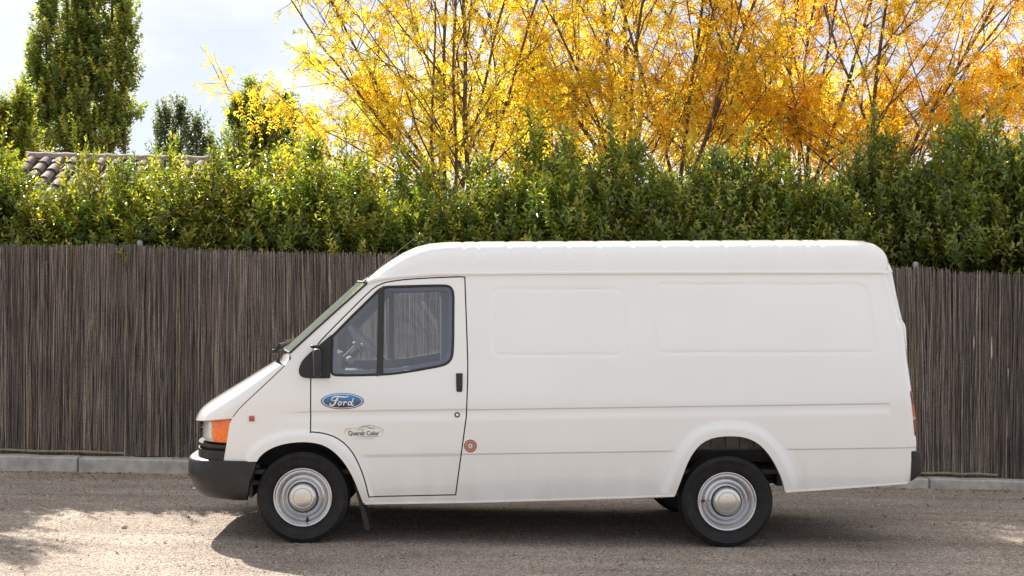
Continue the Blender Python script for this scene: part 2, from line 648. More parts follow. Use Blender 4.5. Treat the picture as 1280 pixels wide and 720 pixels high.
def shift_inset(poly, d):
    """offset a closed polygon inward by d (outward if negative)"""
    p = np.array(poly)
    area = np.sum(p[:, 0] * np.roll(p[:, 1], -1) - np.roll(p[:, 0], -1) * p[:, 1])
    e0 = p - np.roll(p, 1, 0)
    e1 = np.roll(p, -1, 0) - p
    def nrm(e):
        n = np.stack([-e[:, 1], e[:, 0]], 1)
        return n / np.maximum(np.linalg.norm(n, axis=1, keepdims=True), 1e-9)
    n = nrm(e0) + nrm(e1)
    n /= np.maximum(np.linalg.norm(n, axis=1, keepdims=True), 1e-9)
    c = np.clip(np.sum(n * nrm(e1), 1), .5, 1)
    return p + n * (d / c)[:, None] * (1 if area > 0 else -1)

body_o, door_o, win_o = np.array(Vp(BODY_PX)), np.array(Vp(DOOR_PX)), np.array(Vp(WIN_PX))
door_hole = shift_inset(door_o, -.0045)
door_edge = shift_inset(door_o, .0045)

van = empty('delivery_van', (.30, MID, float(ground_z(.3, 1.))), 'white high-roof panel van with amber corner lamp parked broadside on the gravel', 'van')

# flange depth of the body's outline: deep liners inside the wheel arches
def body_depth(l):
    d = np.full(len(l), .02)
    near = np.minimum(seg_dist(l[:, 0], l[:, 1], _af), seg_dist(l[:, 0], l[:, 1], _ar)) < .012
    d[near & (l[:, 1] < .85)] = .045
    return d

pn = panel(body_o, [door_hole], .0105, depths=(body_depth, .03))
pf = panel(body_o, [door_hole], .045, depths=(body_depth, .03))
mb = MB()
add_panel(mb, pn, 0, 0)
add_panel(mb, pf, 0, 0, far=True)
# rear panel with the two rear doors' joint
rz_ = np.linspace(_rz[0], _rz[-1], 26)
rx_ = np.interp(rz_, _rz, _rx)
ts = np.linspace(-1, 1, 41)
G = np.zeros((26, 41, 3))
for i in range(26):
    y0 = float(side_y(rx_[i] - .002, rz_[i]))
    G[i, :, 0] = rx_[i] - .002 + .03 * (1 - ts ** 2)
    G[i, :, 1] = MID + (MID - y0) * ts
    G[i, :, 2] = rz_[i]
mb.add(G.reshape(-1, 3), [(i * 41 + j, i * 41 + j + 1, (i + 1) * 41 + j + 1, (i + 1) * 41 + j) for i in range(25) for j in range(40)], 0)
mb.box(rx_[0] - .02, rx_[0] + .035, MID - .004, MID + .004, _rz[0] + .05, _rz[-1] - .08, 1)
# cowl between bonnet and windscreen
def across(E, C, ts, pw, qw):
    """surface spanning the van: side line E (n,3), centre line C (n,3)"""
    P = np.zeros((len(E), len(ts), 3))
    for j, t in enumerate(ts):
        w = (1 - abs(t) ** pw) ** qw if abs(t) < 1 else 0.
        P[:, j, 0] = E[:, 0] + (C[:, 0] - E[:, 0]) * w
        P[:, j, 2] = E[:, 2] + (C[:, 2] - E[:, 2]) * w
        P[:, j, 1] = MID + (MID - E[:, 1]) * t
    return P
def e3(pts):
    q = np.array(Vp(pts))
    return np.stack([q[:, 0], side_y(q[:, 0], q[:, 1]), q[:, 1]], 1)
tsf = np.sin(np.linspace(-PI / 2, PI / 2, 49))
Ecw = e3([(356, 457), (361, 451), (362.5, 441)])
Ccw = np.array([[*at(348.5, 447.6, .6), .6], [*at(349.5, 447, .6), .6], [*at(352, 443.5, .6), .6]])[:, [0, 2, 1]]
mb.grid(across(Ecw, Ccw, tsf, 2.2, .8), 0)
# floor pan and sills underneath
mb.box(-2.0, 2.80, .10, WID - .10, .50, .53, 2)
mb.box(-1.00, 1.08, .03, .10, .335, .50, 2)
mb.box(-1.00, 1.08, WID - .10, WID - .03, .335, .50, 2)
for a in (-1, 1):                                     # chassis rails
    y = MID + a * .46
    mb.box(-1.9, 2.75, y - .04, y + .04, .40, .51, 2)
mb.box(-.9, 1.0, MID - .12, MID + .05, .33, .42, 2)
mb.tube([(1.531, .2, .315), (1.531, WID - .2, .315)], .055, 12, 2)
mb.tube([(1.531, MID - .2, .315), (1.531, MID + .2, .315)], .15, 14, 2)
mb.box(-1.55, -1.40, .25, WID - .25, .33, .42, 2)
mb.box(-2.12, -1.95, .22, WID - .22, .34, .50, 2)
for a in (-1, 1):                                     # leaf springs and hangers
    y = MID + a * .60
    mb.box(.95, 2.15, y - .03, y + .03, .40, .43, 2)
    mb.box(2.10, 2.2, y - .03, y + .03, .36, .54, 2)
    mb.box(.93, 1.0, y - .03, y + .03, .40, .53, 2)
# inner walls of the wheel wells
for far in (False, True):
    yy = (lambda a: WID - a) if far else (lambda a: a)
    def bx(x0, x1, a, b, z0, z1, mi):
        mb.box(x0, x1, min(yy(a), yy(b)), max(yy(a), yy(b)), z0, z1, mi)
    bx(1.05, 2.05, .34, .36, .655, .86, 3)
    for k in range(7):
        bx(1.16 + k * .105, 1.166 + k * .105, .336, .3395, .665, .80, 2)
    bx(1.05, 2.05, .325, .335, .648, .654, 4)
    bx(1.05, 2.05, .33, .36, .56, .647, 3 if False else 2)
    bx(1.02, 2.05, .05, .36, .862, .875, 2)
    bx(1.0, 1.02, .06, .36, .40, .875, 2)
    bx(2.02, 2.04, .06, .36, .62, .875, 2)
    bx(1.93, 1.99, .20, .30, .40, .62, 2)
    bx(-1.95, -1.0, .36, .38, .45, .86, 2)
    bx(-1.98, -1.0, .05, .38, .81, .825, 2)
    bx(-1.06, -1.04, .06, .36, .40, .82, 2)
    bx(-1.87, -1.85, .03, .38, .34, .70, 2)
    bx(-1.85, -1.80, .10, .30, .42, .45, 2)
    bx(-1.85, -1.81, .10, .30, .54, .57, 2)
mb.box(-.32, -.30, .09, WID - .09, .53, 1.40, 4)      # half-height partition behind the cab
obj('body', mb, [M['paint'], M['jamb'], M['under'], M['arch'], M['steel']], van, angle=28)

# ---- roof: ribbed high cap from drip rail to drip rail
gut = dense(Vp([(459.5, 353.5), (470, 349.8), (500, 345.6), (545, 342.7), (700, 341.3), (900, 341), (1113.5, 341)]), .011, False)
gx, gzv = gut[:, 0], gut[:, 1]
topc = np.array([at(*p, .30) for p in [(452.5, 350.5), (462, 343.5), (474, 334.5), (488, 325), (504, 315.5), (520, 308.5), (536, 304.6), (556, 303.0), (600, 302.4), (800, 301.4), (1000, 300.4), (1078, 300.3), (1092, 303), (1101, 308.5), (1108, 317), (1112, 328), (1114.5, 339)]])
crown = .012
yg = side_y(gx, gzv)
# centre line: follows the gutter's progress but reaches the nose and tail of the cap
s_ = np.linspace(0, 1, len(gx))
xc = np.interp(s_, [0, .04, .15, .3, .85, 1], [topc[0, 0], gx[0] + .02 * 0 + (topc[1, 0] - gx[0]), np.interp(.15, s_, gx), np.interp(.3, s_, gx), np.interp(.85, s_, gx), topc[-1, 0]])
zc = np.interp(xc, topc[:, 0], topc[:, 1]) + crown * sm(0, .2, s_) * (1 - sm(.9, 1, s_))
RIBS = [578.5, 596.5, 635, 672, 710, 748.5, 790, 830, 871, 908, 942, 975, 1010, 1028.5]
ribx = np.array([at(p, 320, .15)[0] for p in RIBS])
def ribf(x):
    g = np.zeros_like(x)
    for r in ribx:
        g -= np.where(np.abs(x - r) < .030, .5 + .5 * np.cos(PI * (x - r) / .030), 0)
    return g
NA = 91
ta = np.sin(np.linspace(-PI / 2, PI / 2, NA)) ** 1
P = np.zeros((len(gx), NA, 3))
for j, t in enumerate(ta):
    w = (1 - abs(t) ** 9.5) ** (1 / 2.3) if abs(t) < 1 else 0.
    rib = ribf(gx) * .0085 * sm(.10, .75, np.full(1, w))[0]
    sx_ = gx + (xc - gx) * w
    P[:, j, 0] = sx_
    P[:, j, 1] = MID + (MID - yg) * t * (1 + .0 * w) - np.sign(t) * rib * -.5 * abs(t)
    P[:, j, 2] = gzv + (zc - gzv) * w + rib * .55
mb = MB()
mb.grid(P, 0)
obj('roof', mb, M['paint'], van, angle=60)
# drip rails
for far in (False, True):
    L = np.stack([gx, yg, gzv], 1)[::3]
    sec = [(.0, .010), (-.012, .014), (-.017, .006), (-.016, -.006), (-.010, -.008), (.0, -.004)]
    G = np.zeros((len(L), len(sec) + 1, 3))
    for k, (dy, dz) in enumerate(sec + sec[:1]):
        G[:, k] = L + np.array([0, dy, dz])
    if far:
        G[:, :, 1] = WID - G[:, :, 1]
    mb = MB()
    mb.grid(G, 0, flip=not far)
    obj('drip_rail', mb, M['paint'], van)

# ---- windscreen
Ews = e3(smoothpoly([(362.5, 441), (411, 397), (459.5, 353.5)], 1))
Cws = Ews + np.array([-.115, 0, .018])
mb = MB()
mb.grid(across(Ews, Cws, tsf, 2.4, 1.0), 0)
ws = obj('windscreen', mb, M['screen'], van)
mb = MB()
for far in (False, True):
    L = e3([(362.5, 441), (411, 397), (459.5, 353.5)])
    L[:, 1] -= .004
    if far: L[:, 1] = WID - L[:, 1]
    mb.tube(L, .0075, 6)
top = across(Ews, Cws, tsf, 2.4, 1.0)
mb.tube(top[-1], .010, 6)
mb.tube(top[0], .010, 6)
obj('windscreen_seal', mb, M['rubber'], ws)
for k, y in enumerate((.42, 1.1)):                    # wipers lie at the foot of the screen
    i = int(np.argmin(np.abs(top[0, :, 1] - y)))
    b = top[0, i] + np.array([-.04, 0, -.01])
    mb = MB()
    mb.tube([b + np.array([-.03, 0, 0]), b + np.array([.0, 0, .04]), b + np.array([.035, .10, .055]), b + np.array([.05, .30, .06]), b + np.array([.045, .48, .055])], [.017, .014, .008, .006, .005], 6)
    mb.box(b[0] - .055, b[0] - .012, y - .02, y + .02, b[2] - .022, b[2] + .01, bev=.006)
    obj('wiper', mb, M['plastic'], van)

# ---- bonnet
Eb = e3(dense(BONNET_EDGE, 3, False))
Cb_px = smoothpoly([(348.5, 448), (330, 459), (300, 477.5), (275, 492.5), (262, 501), (253.5, 508), (249, 515), (246.5, 522)], 2)
cb = np.array(Cb_px)
cs = np.concatenate([[0], np.cumsum(np.hypot(*np.diff(cb, axis=0).T))])
es = np.concatenate([[0], np.cumsum(np.hypot(Eb[1:, 0] - Eb[:-1, 0], Eb[1:, 2] - Eb[:-1, 2]))])
Cb = np.array([[*at(np.interp(u, cs / cs[-1], cb[:, 0]), np.interp(u, cs / cs[-1], cb[:, 1]), .60)] for u in es / es[-1]])
Cb = np.stack([Cb[:, 0], np.full(len(Cb), .6), Cb[:, 1]], 1)
P = across(Eb, Cb, np.sin(np.linspace(-PI / 2, PI / 2, 61)), 3.6, .42)
skirt = P[-1:].copy()
skirt[:, :, 0] += .03
skirt[:, :, 2] -= .004
mb = MB()
mb.grid(P, 0)
mb.grid(np.concatenate([P[-1:], skirt]), 0)
obj('bonnet', mb, M['paint'], van, angle=50)
mb = MB()
L = Eb.copy()
L[:, 1] += .002
mb.tube(L, .0042, 5)
obj('bonnet_seam', mb, M['jamb'], van)

# ---- front end: bands that follow the nose's plan curve
def nose(y, off=0.):
    """x of the nose's plan curve, grown by off, at distance y from the near side"""
    t = np.clip(np.abs(MID - y) / MID, 0, 1)
    return -1.5 - (.82 + off) * (1 - t ** 4.5) ** (1 / 4.5)
def nose_pts(x_end, off, n=60, y_end=None):
    """plan curve from the near side at x_end round to y_end (or to the far side at x_end); off grows the front, hardly the sides"""
    a0 = math.asin(min(1, (max(0, -1.5 - x_end) / (.82 + off)) ** 2.25))
    a1 = PI - a0 if y_end is None else math.acos(min(1, ((MID - y_end) / MID) ** 2.25))
    a = np.linspace(a0, a1, n)
    c, s = np.cos(a), np.sin(a)
    y = MID - np.sign(c) * np.abs(c) ** (1 / 2.25) * (MID + max(-.055, min(off, .014)))
    x = -1.5 - np.abs(s) ** (1 / 2.25) * (.82 + off)
    return np.stack([x, y], 1)
def band(mb, x_end, prof, n=60, y_end=None, mi=0, lean=0.):
    """prof: list of (off, z)"""
    rows = []
    for k, (off, z) in enumerate(prof):
        q = nose_pts(x_end[k] if hasattr(x_end, '__len__') else x_end, off, n, y_end)
        rows.append(np.stack([q[:, 0] + lean * (z - .6), q[:, 1], np.full(len(q), z)], 1))
    mb.grid(np.array(rows), mi, flip=True)
def zf(py, y=.2):
    return at(0, py, y)[1]
LEAN = .10
mb = MB()
BP = [(-.10, .606, -1.815), (.030, .603, -1.815), (.058, .596, -1.815), (.070, .580, -1.818), (.074, .50, -1.845), (.066, .455, -1.863), (.046, .432, -1.866), (.030, .385, -1.876), (-.005, .340, -1.884), (-.03, .322, -1.886), (-.10, .314, -1.886)]
band(mb, [p[2] for p in BP], [p[:2] for p in BP], 90)
for far in (False, True):
    pts = []
    for off, z, xe in BP:
        q = nose_pts(xe, off, 4)[0]
        pts.append((q[0], WID - q[1] if far else q[1], z))
    mb.add(pts, [tuple(range(len(pts)))])
obj('front_bumper', mb, M['plastic'], van, angle=45)
mb = MB()
band(mb, -2.0, [(-.10, .715), (-.005, .712), (-.004, .690), (-.030, .686), (-.032, .672), (-.004, .668), (-.002, .60), (-.06, .60)], 80)
band(mb, -2.01, [(-.09, .93), (-.09, .70)], 80, mi=0)
obj('front_panel', mb, M['plastic'], van, angle=40)
def lamp_band(y0f, y1f, zs, off):
    pass
for far in (False, True):
    Z0, Z1 = .728, .915
    def lens(t0, t1, sl, name_m):
        """t: fraction along the corner's plan curve, slanted by sl over the lens's height"""
        base = nose_pts(-1.985, -.012, 200, .60)
        rows = []
        for z in np.linspace(Z0, Z1, 8):
            k = (z - Z0) / (Z1 - Z0)
            a, b = t0 + (sl * k if t0 > 0 else 0), t1 + (sl * k if t1 < 1 else 0)
            ii = np.linspace(a, b, 24) * 199
            x = np.interp(ii, np.arange(200), base[:, 0]) + LEAN * (z - .6) + .012 * (1 - math.sin(PI * k) ** .3)
            y = np.interp(ii, np.arange(200), base[:, 1])
            if far: y = WID - y
            rows.append(np.stack([x, y, np.full(24, z)], 1))
        R = np.array(rows)
        m = MB()
        m.grid(R, 0, flip=not far)
        inner = R.copy()
        inner[:, :, 0] += .03
        inner[:, :, 1] += -.02 if far else .02
        m.grid(inner, 0, flip=far)
        for sl_ in ((slice(0, 1), slice(None)), (slice(-1, None), slice(None))):
            m.grid(np.concatenate([R[sl_], inner[sl_]]), 0)
        for c in (0, -1):
            m.grid(np.stack([R[:, c], inner[:, c]]), 0)
        return m
    obj('indicator_lamp', lens(0, .325, .075, 'amber'), M['amber'], van, label='amber corner indicator lens')
    hl = obj('headlight', lens(.33, 1.0, .075, 'clear'), M['clear'], van)
# grille slats between the headlights
for k, z in enumerate((.905, .862, .818, .774)):
    mb = MB()
    yy = np.linspace(.615, WID - .615, 21)
    sec = [(.0, .016), (-.030, .010), (-.040, -.004), (-.012, -.014), (.02, -.012)]
    G = np.zeros((21, len(sec) + 1, 3))
    for q, (dx, dz) in enumerate(sec + sec[:1]):
        G[:, q, 0] = nose(yy, -.008) + LEAN * (z - .6) + dx
        G[:, q, 1] = yy
        G[:, q, 2] = z + dz
    mb.grid(G, 0, flip=True)
    obj('grille_slat', mb, M['paint'], van)
# white panel edge above headlights
mb = MB()
band(mb, -1.99, [(-.055, .926), (-.006, .930), (-.004, .921), (-.05, .918)], 60, lean=LEAN)
obj('lamp_surround', mb, M['chrome'], van)

# ---- doors
dn = panel(door_edge, [win_o], .0105, depths=(.03, .035))
dfar = panel(door_edge, [win_o], .045, depths=(.03, .035))
win_in = shift_inset(win_o, .020)
DIV = [(473.0, 361.0), (480.5, 357.0), (478.8, 469.0), (470.6, 470.2)]

def ring_mb(outer, inner, y_off, thick, far):
    """flat seal ring between two loops with equal counts"""
    o2, i2 = np.array(outer), np.array(inner)
    n = len(o2)
    m = MB()
    cols = []
    mid = (o2 + i2) / 2
    for l, yo in ((o2, y_off + .006), (o2 * .8 + i2 * .2, y_off - .004), (mid, y_off - .006), (o2 * .2 + i2 * .8, y_off - .003), (i2, y_off + thick)):
        y = side_y(l[:, 0], l[:, 1]) + yo
        p = np.stack([l[:, 0], y, l[:, 1]], 1)
        cols.append(mirror(p) if far else p)
    G = np.array(cols + []).transpose(1, 0, 2)
    G = np.concatenate([G, G[:1]])
    m.grid(G, 0, flip=far)
    return m
def flat_pane(poly, y_off, far):
    p = np.array(poly)
    y = side_y(p[:, 0], p[:, 1])
    # least-squares plane so that the pane is flat
    A = np.stack([np.ones(len(p)), p[:, 1]], 1)
    c = np.linalg.lstsq(A, y, rcond=None)[0]
    y = A @ c + y_off
    v = np.stack([p[:, 0], y, p[:, 1]], 1)
    m = MB()
    m.add(mirror(v) if far else v, [tuple(range(len(p)))])
    return m
def clip_x(poly, fn_keep):
    """clip a polygon by the half plane fn_keep(p) >= 0"""
    out = []
    k = len(poly)
    for i in range(k):
        a, b = np.array(poly[i]), np.array(poly[(i + 1) % k])
        fa, fb = fn_keep(a), fn_keep(b)
        if fa >= 0: out.append(a)
        if fa * fb < 0: out.append(a + (b - a) * fa / (fa - fb))
    return out
d0, d1 = V(476.6, 357), V(474.8, 470)
def side_of(p):
    return (p[0] - d0[0]) * (d1[1] - d0[1]) - (p[1] - d0[1]) * (d1[0] - d0[0])
win_d = dense(win_o, .012)
win_di = shift_inset(win_d, .019)
win_trim = shift_inset(dense(win_o, .02), .0)
front_side = side_of(V(430, 440)) > 0
for far in (False, True):
    mb = MB()
    add_panel(mb, dfar if far else dn, 0, 0, far)
    # dark jamb strip that closes the gap round the door
    jo, ji = shift_inset(dense(door_o, .03), -.03), shift_inset(dense(door_o, .03), .03)
    n = len(jo)
    pts = np.concatenate([np.stack([l[:, 0], side_y(l[:, 0], l[:, 1]) + .034, l[:, 1]], 1) for l in (jo, ji)])
    mb.add(mirror(pts) if far else pts, [(i, (i + 1) % n, (i + 1) % n + n, i + n) for i in range(n)], 1)
    # inner trim board below the window and the inner window surround
    wo_ = dense(win_o, .02)
    wi_ = shift_inset(wo_, .042)
    wo2 = shift_inset(wo_, -.02)
    def lay(l, off):
        p = np.stack([l[:, 0], side_y(l[:, 0], l[:, 1]) + off, l[:, 1]], 1)
        return mirror(p) if far else p
    G = np.array([lay(wo2, .05), lay(shift_inset(wo_, .022), .052), lay(wi_, .066), lay(wi_, .10), lay(wo2, .11)]).transpose(1, 0, 2)
    G = np.concatenate([G, G[:1]])
    mb.grid(G, 2, flip=far)
    inn = [V(a, b) for a, b in ((392, 474), (578, 474), (566, 616), (470, 616), (440, 560), (400, 534), (392, 534))]
    p = lay(np.array(inn), .075)
    mb.add(p, [tuple(range(len(p)))], 3)
    door = obj('door', mb, [M['paint'], M['jamb'], M['trim'], M['dash']], van, angle=28)
    obj('window_seal', ring_mb(win_d, win_di, .0, .014, far), M['rubber'], door, angle=60)
    # divider bar between quarter light and drop glass
    mb = MB()
    a, b, c, d = [V(*q) for q in DIV]
    pts = [a, b, c, d]
    front = [np.array([p[0], float(side_y(p[0], p[1])) - .006, p[1]]) for p in pts]
    back = [f + np.array([0, .025, 0]) for f in front]
    v = np.array(front + back)
    mb.add(mirror(v) if far else v, [(0, 1, 2, 3), (7, 6, 5, 4), (0, 4, 5, 1), (1, 5, 6, 2), (2, 6, 7, 3), (3, 7, 4, 0)])
    obj('divider_bar', mb, M['rubber'], door)
    inner_w = shift_inset(win_o, .012)
    fr = clip_x(inner_w, lambda q: side_of(q) if front_side else -side_of(q))
    bk = clip_x(inner_w, lambda q: -side_of(q) if front_side else side_of(q))
    obj('quarter_glass', flat_pane(fr, .011, far), M['glass'], door, smooth=False)
    obj('window_glass', flat_pane(bk, .011, far), M['glass'], door, smooth=False)
    # handle, lock and mirror
    def add_side(name, m, mats, par, **k):
        if far:
            m.v = [mirror(q) for q in m.v]
            m.f = [q[::-1] for q in m.f]
        return obj(name, m, mats, par, **k)
    hx, hz = V(574.2, 478.5)
    hy = float(side_y(hx, hz))
    m = MB()
    m.box(hx - .0235, hx + .0235, hy - .006, hy + .02, hz - .068, hz + .068, 0, .005)
    m.box(hx - .019, hx + .019, hy - .018, hy - .002, hz - .064, hz + .064, 0, .007)
    add_side('door_handle', m, M['plastic'], door)
    lx, lz = V(571.5, 518.5)
    ly = float(side_y(lx, lz))
    m = MB()
    m.lathe_y([(.019, ly + .01), (.019, ly - .006), (.015, ly - .010), (.010, ly - .010)], lx, lz, 20, 0)
    m.lathe_y([(.010, ly - .010), (.009, ly - .006), (.003, ly - .007), (.0001, ly - .007)], lx, lz, 20, 1)
    add_side('door_lock', m, [M['plastic'], M['chrome']], door)
    m = MB()
    tri = smoothpoly([(414.2, 418.5), (414.0, 440), (413.0, 471.8)], 0) + smoothpoly([(412, 472.6), (395, 472.8), (382, 472.6), (375, 470), (373.2, 462), (377, 452), (384, 444), (391, 438)], 2)
    q = np.array(Vp(tri))
    n = len(q)
    fy = side_y(q[:, 0], q[:, 1])
    v = np.concatenate([np.stack([q[:, 0], fy - .016, q[:, 1]], 1), np.stack([q[:, 0], fy + .012, q[:, 1]], 1)])
    m.add(v, [tuple(range(n)), tuple(reversed(range(n, 2 * n)))] + [(i, i + n, (i + 1) % n + n, (i + 1) % n) for i in range(n)])
    add_side('mirror_mount', m, M['plastic'], door, smooth=False)
    m = MB()
    x0, z0 = at(389.0, 471, -.10)
    x1, z1 = at(399.0, 435.5, -.10)
    m.box(x0, x1 - .005, -.205, -.015, z0, z1, 0, .016)
    mx_, mz_ = at(392, 433.4, -.08)
    m.box(mx_ - .028, mx_ + .036, -.075, -.0, mz_ - .012, mz_ + .012, 0, .008)
    m.tube([(mx_, -.06, mz_), (mx_ + .01, -.07, z1 - .04)], .012, 8)
    for i_, q in enumerate(m.v):
        q[:, 0] -= (q[:, 1] + .02) * .15
    wm = add_side('wing_mirror', m, M['plastic'], door)
    m = MB()
    m.box(x1 - .0062, x1 - .0042, -.185, -.040, z0 + .018, z1 - .018)
    for q in m.v:
        q[:, 0] -= (q[:, 1] + .02) * .15
    add_side('mirror_glass', m, M['chrome'], door)

# ---- decals on the near door and flank
near_door = [o for o in van.children if o.name.startswith('door')][0]
def decal(mb, polys, mi, lift):
    """polys: list of closed loops of (px, py); laid on the steel"""
    for lp in polys:
        q = np.array(Vp(lp))
        y = side_y(q[:, 0], q[:, 1]) - lift
        v = np.stack([q[:, 0], y, q[:, 1]], 1)
        ar = np.sum(q[:, 0] * np.roll(q[:, 1], -1) - np.roll(q[:, 0], -1) * q[:, 1])
        f = tuple(range(len(v)))
        mb.add(v, [f if ar > 0 else f[::-1]], mi)
def ell(cx, cy, rx, ry, n=48):
    return [(cx + rx * math.cos(2 * PI * i / n), cy + ry * math.sin(2 * PI * i / n)) for i in range(n)]
def strip(mb, L, R, mi, lift, closed=False):
    n = len(L)
    q = np.array(Vp(list(L) + list(R)))
    v = np.stack([q[:, 0], side_y(q[:, 0], q[:, 1]) - lift, q[:, 1]], 1)
    f = []
    for i in range(n if closed else n - 1):
        j = (i + 1) % n
        t = (i, j, j + n, i + n)
        ar = sum(q[t[k], 0] * q[t[(k + 1) % 4], 1] - q[t[(k + 1) % 4], 0] * q[t[k], 1] for k in range(4))
        f.append(t if ar > 0 else t[::-1])
    mb.add(v, f, mi)
def stroke(mb, pts, w, mi, lift, it=2):
    """brush stroke along pixel points; w: width or list of widths, in pixels"""
    k0 = len(pts)
    w = [w] * k0 if not hasattr(w, '__len__') else w
    p3 = smoothpoly([(a, b, c) for (a, b), c in zip(pts, w)], it)
    L, R = [], []
    for i, (a, b, c) in enumerate(p3):
        p, q = p3[max(i - 1, 0)], p3[min(i + 1, len(p3) - 1)]
        dx, dy = q[0] - p[0], q[1] - p[1]
        h = math.hypot(dx, dy) or 1
        L.append((a - dy / h * c / 2, b + dx / h * c / 2))
        R.append((a + dy / h * c / 2, b - dx / h * c / 2))
    strip(mb, L, R, mi, lift)
mb = MB()
OX, OY = 428.0, 501.3
decal(mb, [ell(OX, OY, 26.9, 10.1)], 1, .0030)
obj('oval_badge', mb, [M['ovalblue'], M['ovalblue']], near_door, smooth=False)
mb = MB()
for s0, s1 in ((1.0, .955),):
    o, i = ell(OX, OY, 26.0 * .965, 9.7 * .94, 64), ell(OX, OY, 26.0 * .925, 9.7 * .865, 64)
    strip(mb, o, i, 0, .0040, True)
def fp(x, y):                                         # lettering drawn on an 864 x 720 enlargement of the badge
    return 400 + x / 9.6, 485 + y / 9.6
def fs(pts, w, lift=.0042):
    stroke(mb, [fp(*p) for p in pts], [q / 9.6 for q in w] if hasattr(w, '__len__') else w / 9.6, 0, lift)
fs([(150, 152), (142, 138), (146, 118), (166, 103), (200, 99), (250, 104), (300, 110), (328, 106), (348, 95)], [9, 11, 12, 13, 15, 17, 15, 10, 5])
fs([(218, 108), (204, 130), (190, 160), (178, 188), (162, 206), (140, 211), (122, 202), (118, 190), (128, 180)], [14, 17, 18, 18, 17, 15, 14, 13, 9], .0043)
fs([(152, 150), (178, 152), (204, 148), (226, 143)], [5, 10, 10, 5], .0044)
def loop_pts(cx, cy, rx, ry, sl=.28, a0=0., a1=2 * PI):
    return [(cx + rx * math.cos(a) + sl * ry * math.sin(a), cy - ry * math.sin(a)) for a in np.linspace(a0, a1, 20)]
fs(loop_pts(238, 184, 17, 21), 11, .0045)
fs([(258, 166), (268, 172), (282, 166)], [6, 6, 5], .0046)
fs([(284, 160), (292, 164), (290, 178), (280, 206)], [6, 11, 13, 13], .0047)
fs([(288, 184), (298, 170), (310, 163), (320, 166), (319, 176)], [7, 10, 12, 13, 8], .0048)
fs(loop_pts(356, 184, 18, 21, .28), 11, .0045)
fs([(402, 122), (393, 148), (383, 176), (377, 198), (384, 208), (398, 205), (410, 194)], [9, 13, 14, 13, 12, 10, 5], .0049)
obj('oval_badge_lettering', mb, M['decalwhite'], near_door, smooth=False)

def text_polys(s, size=1.0, bold=0.):
    cu = bpy.data.curves.new('lettering', 'FONT')
    cu.body = s
    cu.size = size
    cu.offset = bold
    o = bpy.data.objects.new('lettering', cu)
    COL.objects.link(o)
    dg = bpy.context.evaluated_depsgraph_get()
    me = bpy.data.meshes.new_from_object(o.evaluated_get(dg))
    v = np.array([tuple(q.co)[:2] for q in me.vertices])
    f = [tuple(p.vertices) for p in me.polygons]
    bpy.data.objects.remove(o)
    bpy.data.curves.remove(cu)
    bpy.data.meshes.remove(me)
    return v, f
mb = MB()
tv, tf = text_polys('Queralt Color', 1.0, .014)
lo, hi = tv.min(0), tv.max(0)
# letters sit between photo pixels 435.6..474 and baseline 544.2
px_ = 435.6 + (tv[:, 0] - lo[0]) / (hi[0] - lo[0]) * 38.4
py_ = 544.0 - tv[:, 1] * (5.3 / .70)
q = np.array(Vp(list(zip(px_, py_))))
v = np.stack([q[:, 0], side_y(q[:, 0], q[:, 1]) - .004, q[:, 1]], 1)
mb.add(v, tf, 0)
def gs(pts, w, mi, lift=.0035):
    stroke(mb, [fp(*p) for p in pts], [q / 9.6 for q in w] if hasattr(w, '__len__') else w / 9.6, mi, lift)
gs([(420, 578), (500, 583), (580, 585), (660, 583), (745, 577)], [1, 7, 11, 7, 1], 1)
for a in range(414, 640, 17):                         # the web line under it is too small to read
    gs([(a, 609), (a + 12, 609)], 5, 1)
gs([(298, 548), (292, 520), (310, 494), (350, 482), (400, 480), (462, 484), (500, 458), (560, 446), (640, 450), (690, 470), (735, 482), (762, 505), (758, 545)], [3, 6, 8, 6, 4, 4, 5, 7, 7, 6, 6, 7, 3], 2)
gs([(470, 486), (510, 468), (560, 462), (600, 480), (660, 484)], [2, 6, 5, 6, 2], 0, .0036)
gs([(430, 505), (500, 500), (540, 503)], [2, 6, 2], 0, .0036)
gs([(560, 488), (620, 484), (672, 494)], [2, 5, 2], 1, .0036)
for a, b in ((510, 452), (575, 448), (605, 446), (635, 460), (318, 500), (352, 490), (690, 474), (740, 492)):
    gs([(a, b), (a + 16, b + 4)], [6, 9], 1, .0037)
gs([(322, 522), (350, 512), (380, 520)], [3, 4, 3], 2, .0036)
gs([(690, 522), (720, 518), (745, 530)], [3, 5, 3], 1, .0036)
obj('company_sticker', mb, [M['decalgrey'], M['decalsoft'], M['decaltan']], near_door, smooth=False)
mb = MB()
for k, (r, mi) in enumerate(((7.9, 1), (7.2, 0), (6.2, 2), (5.6, 0), (3.6, 2), (3.0, 1), (2.4, 3), (1.1, 1))):
    decal(mb, [ell(588.0, 557.4, r, r, 32)], mi, .0025 + .0006 * k)
obj('round_emblem', mb, [M['emred'], M['emdark'], M['empale'], M['decalwhite']], van, smooth=False)
# side repeater lamps
for far in (False, True):
    x, z = V(314.7, 523.2)
    y = float(side_y(x, z))
    m = MB()
    m.box(x - .019, x + .019, y - .014, y + .01, z - .019, z + .019, 0, .005)
    if far:
        m.v = [mirror(q) for q in m.v]; m.f = [q[::-1] for q in m.f]
    obj('side_repeater', m, bpy.data.materials.get('red_orange_lens') or mat('red_orange_lens', (.40, .07, .02), .25, coat=.4), van)

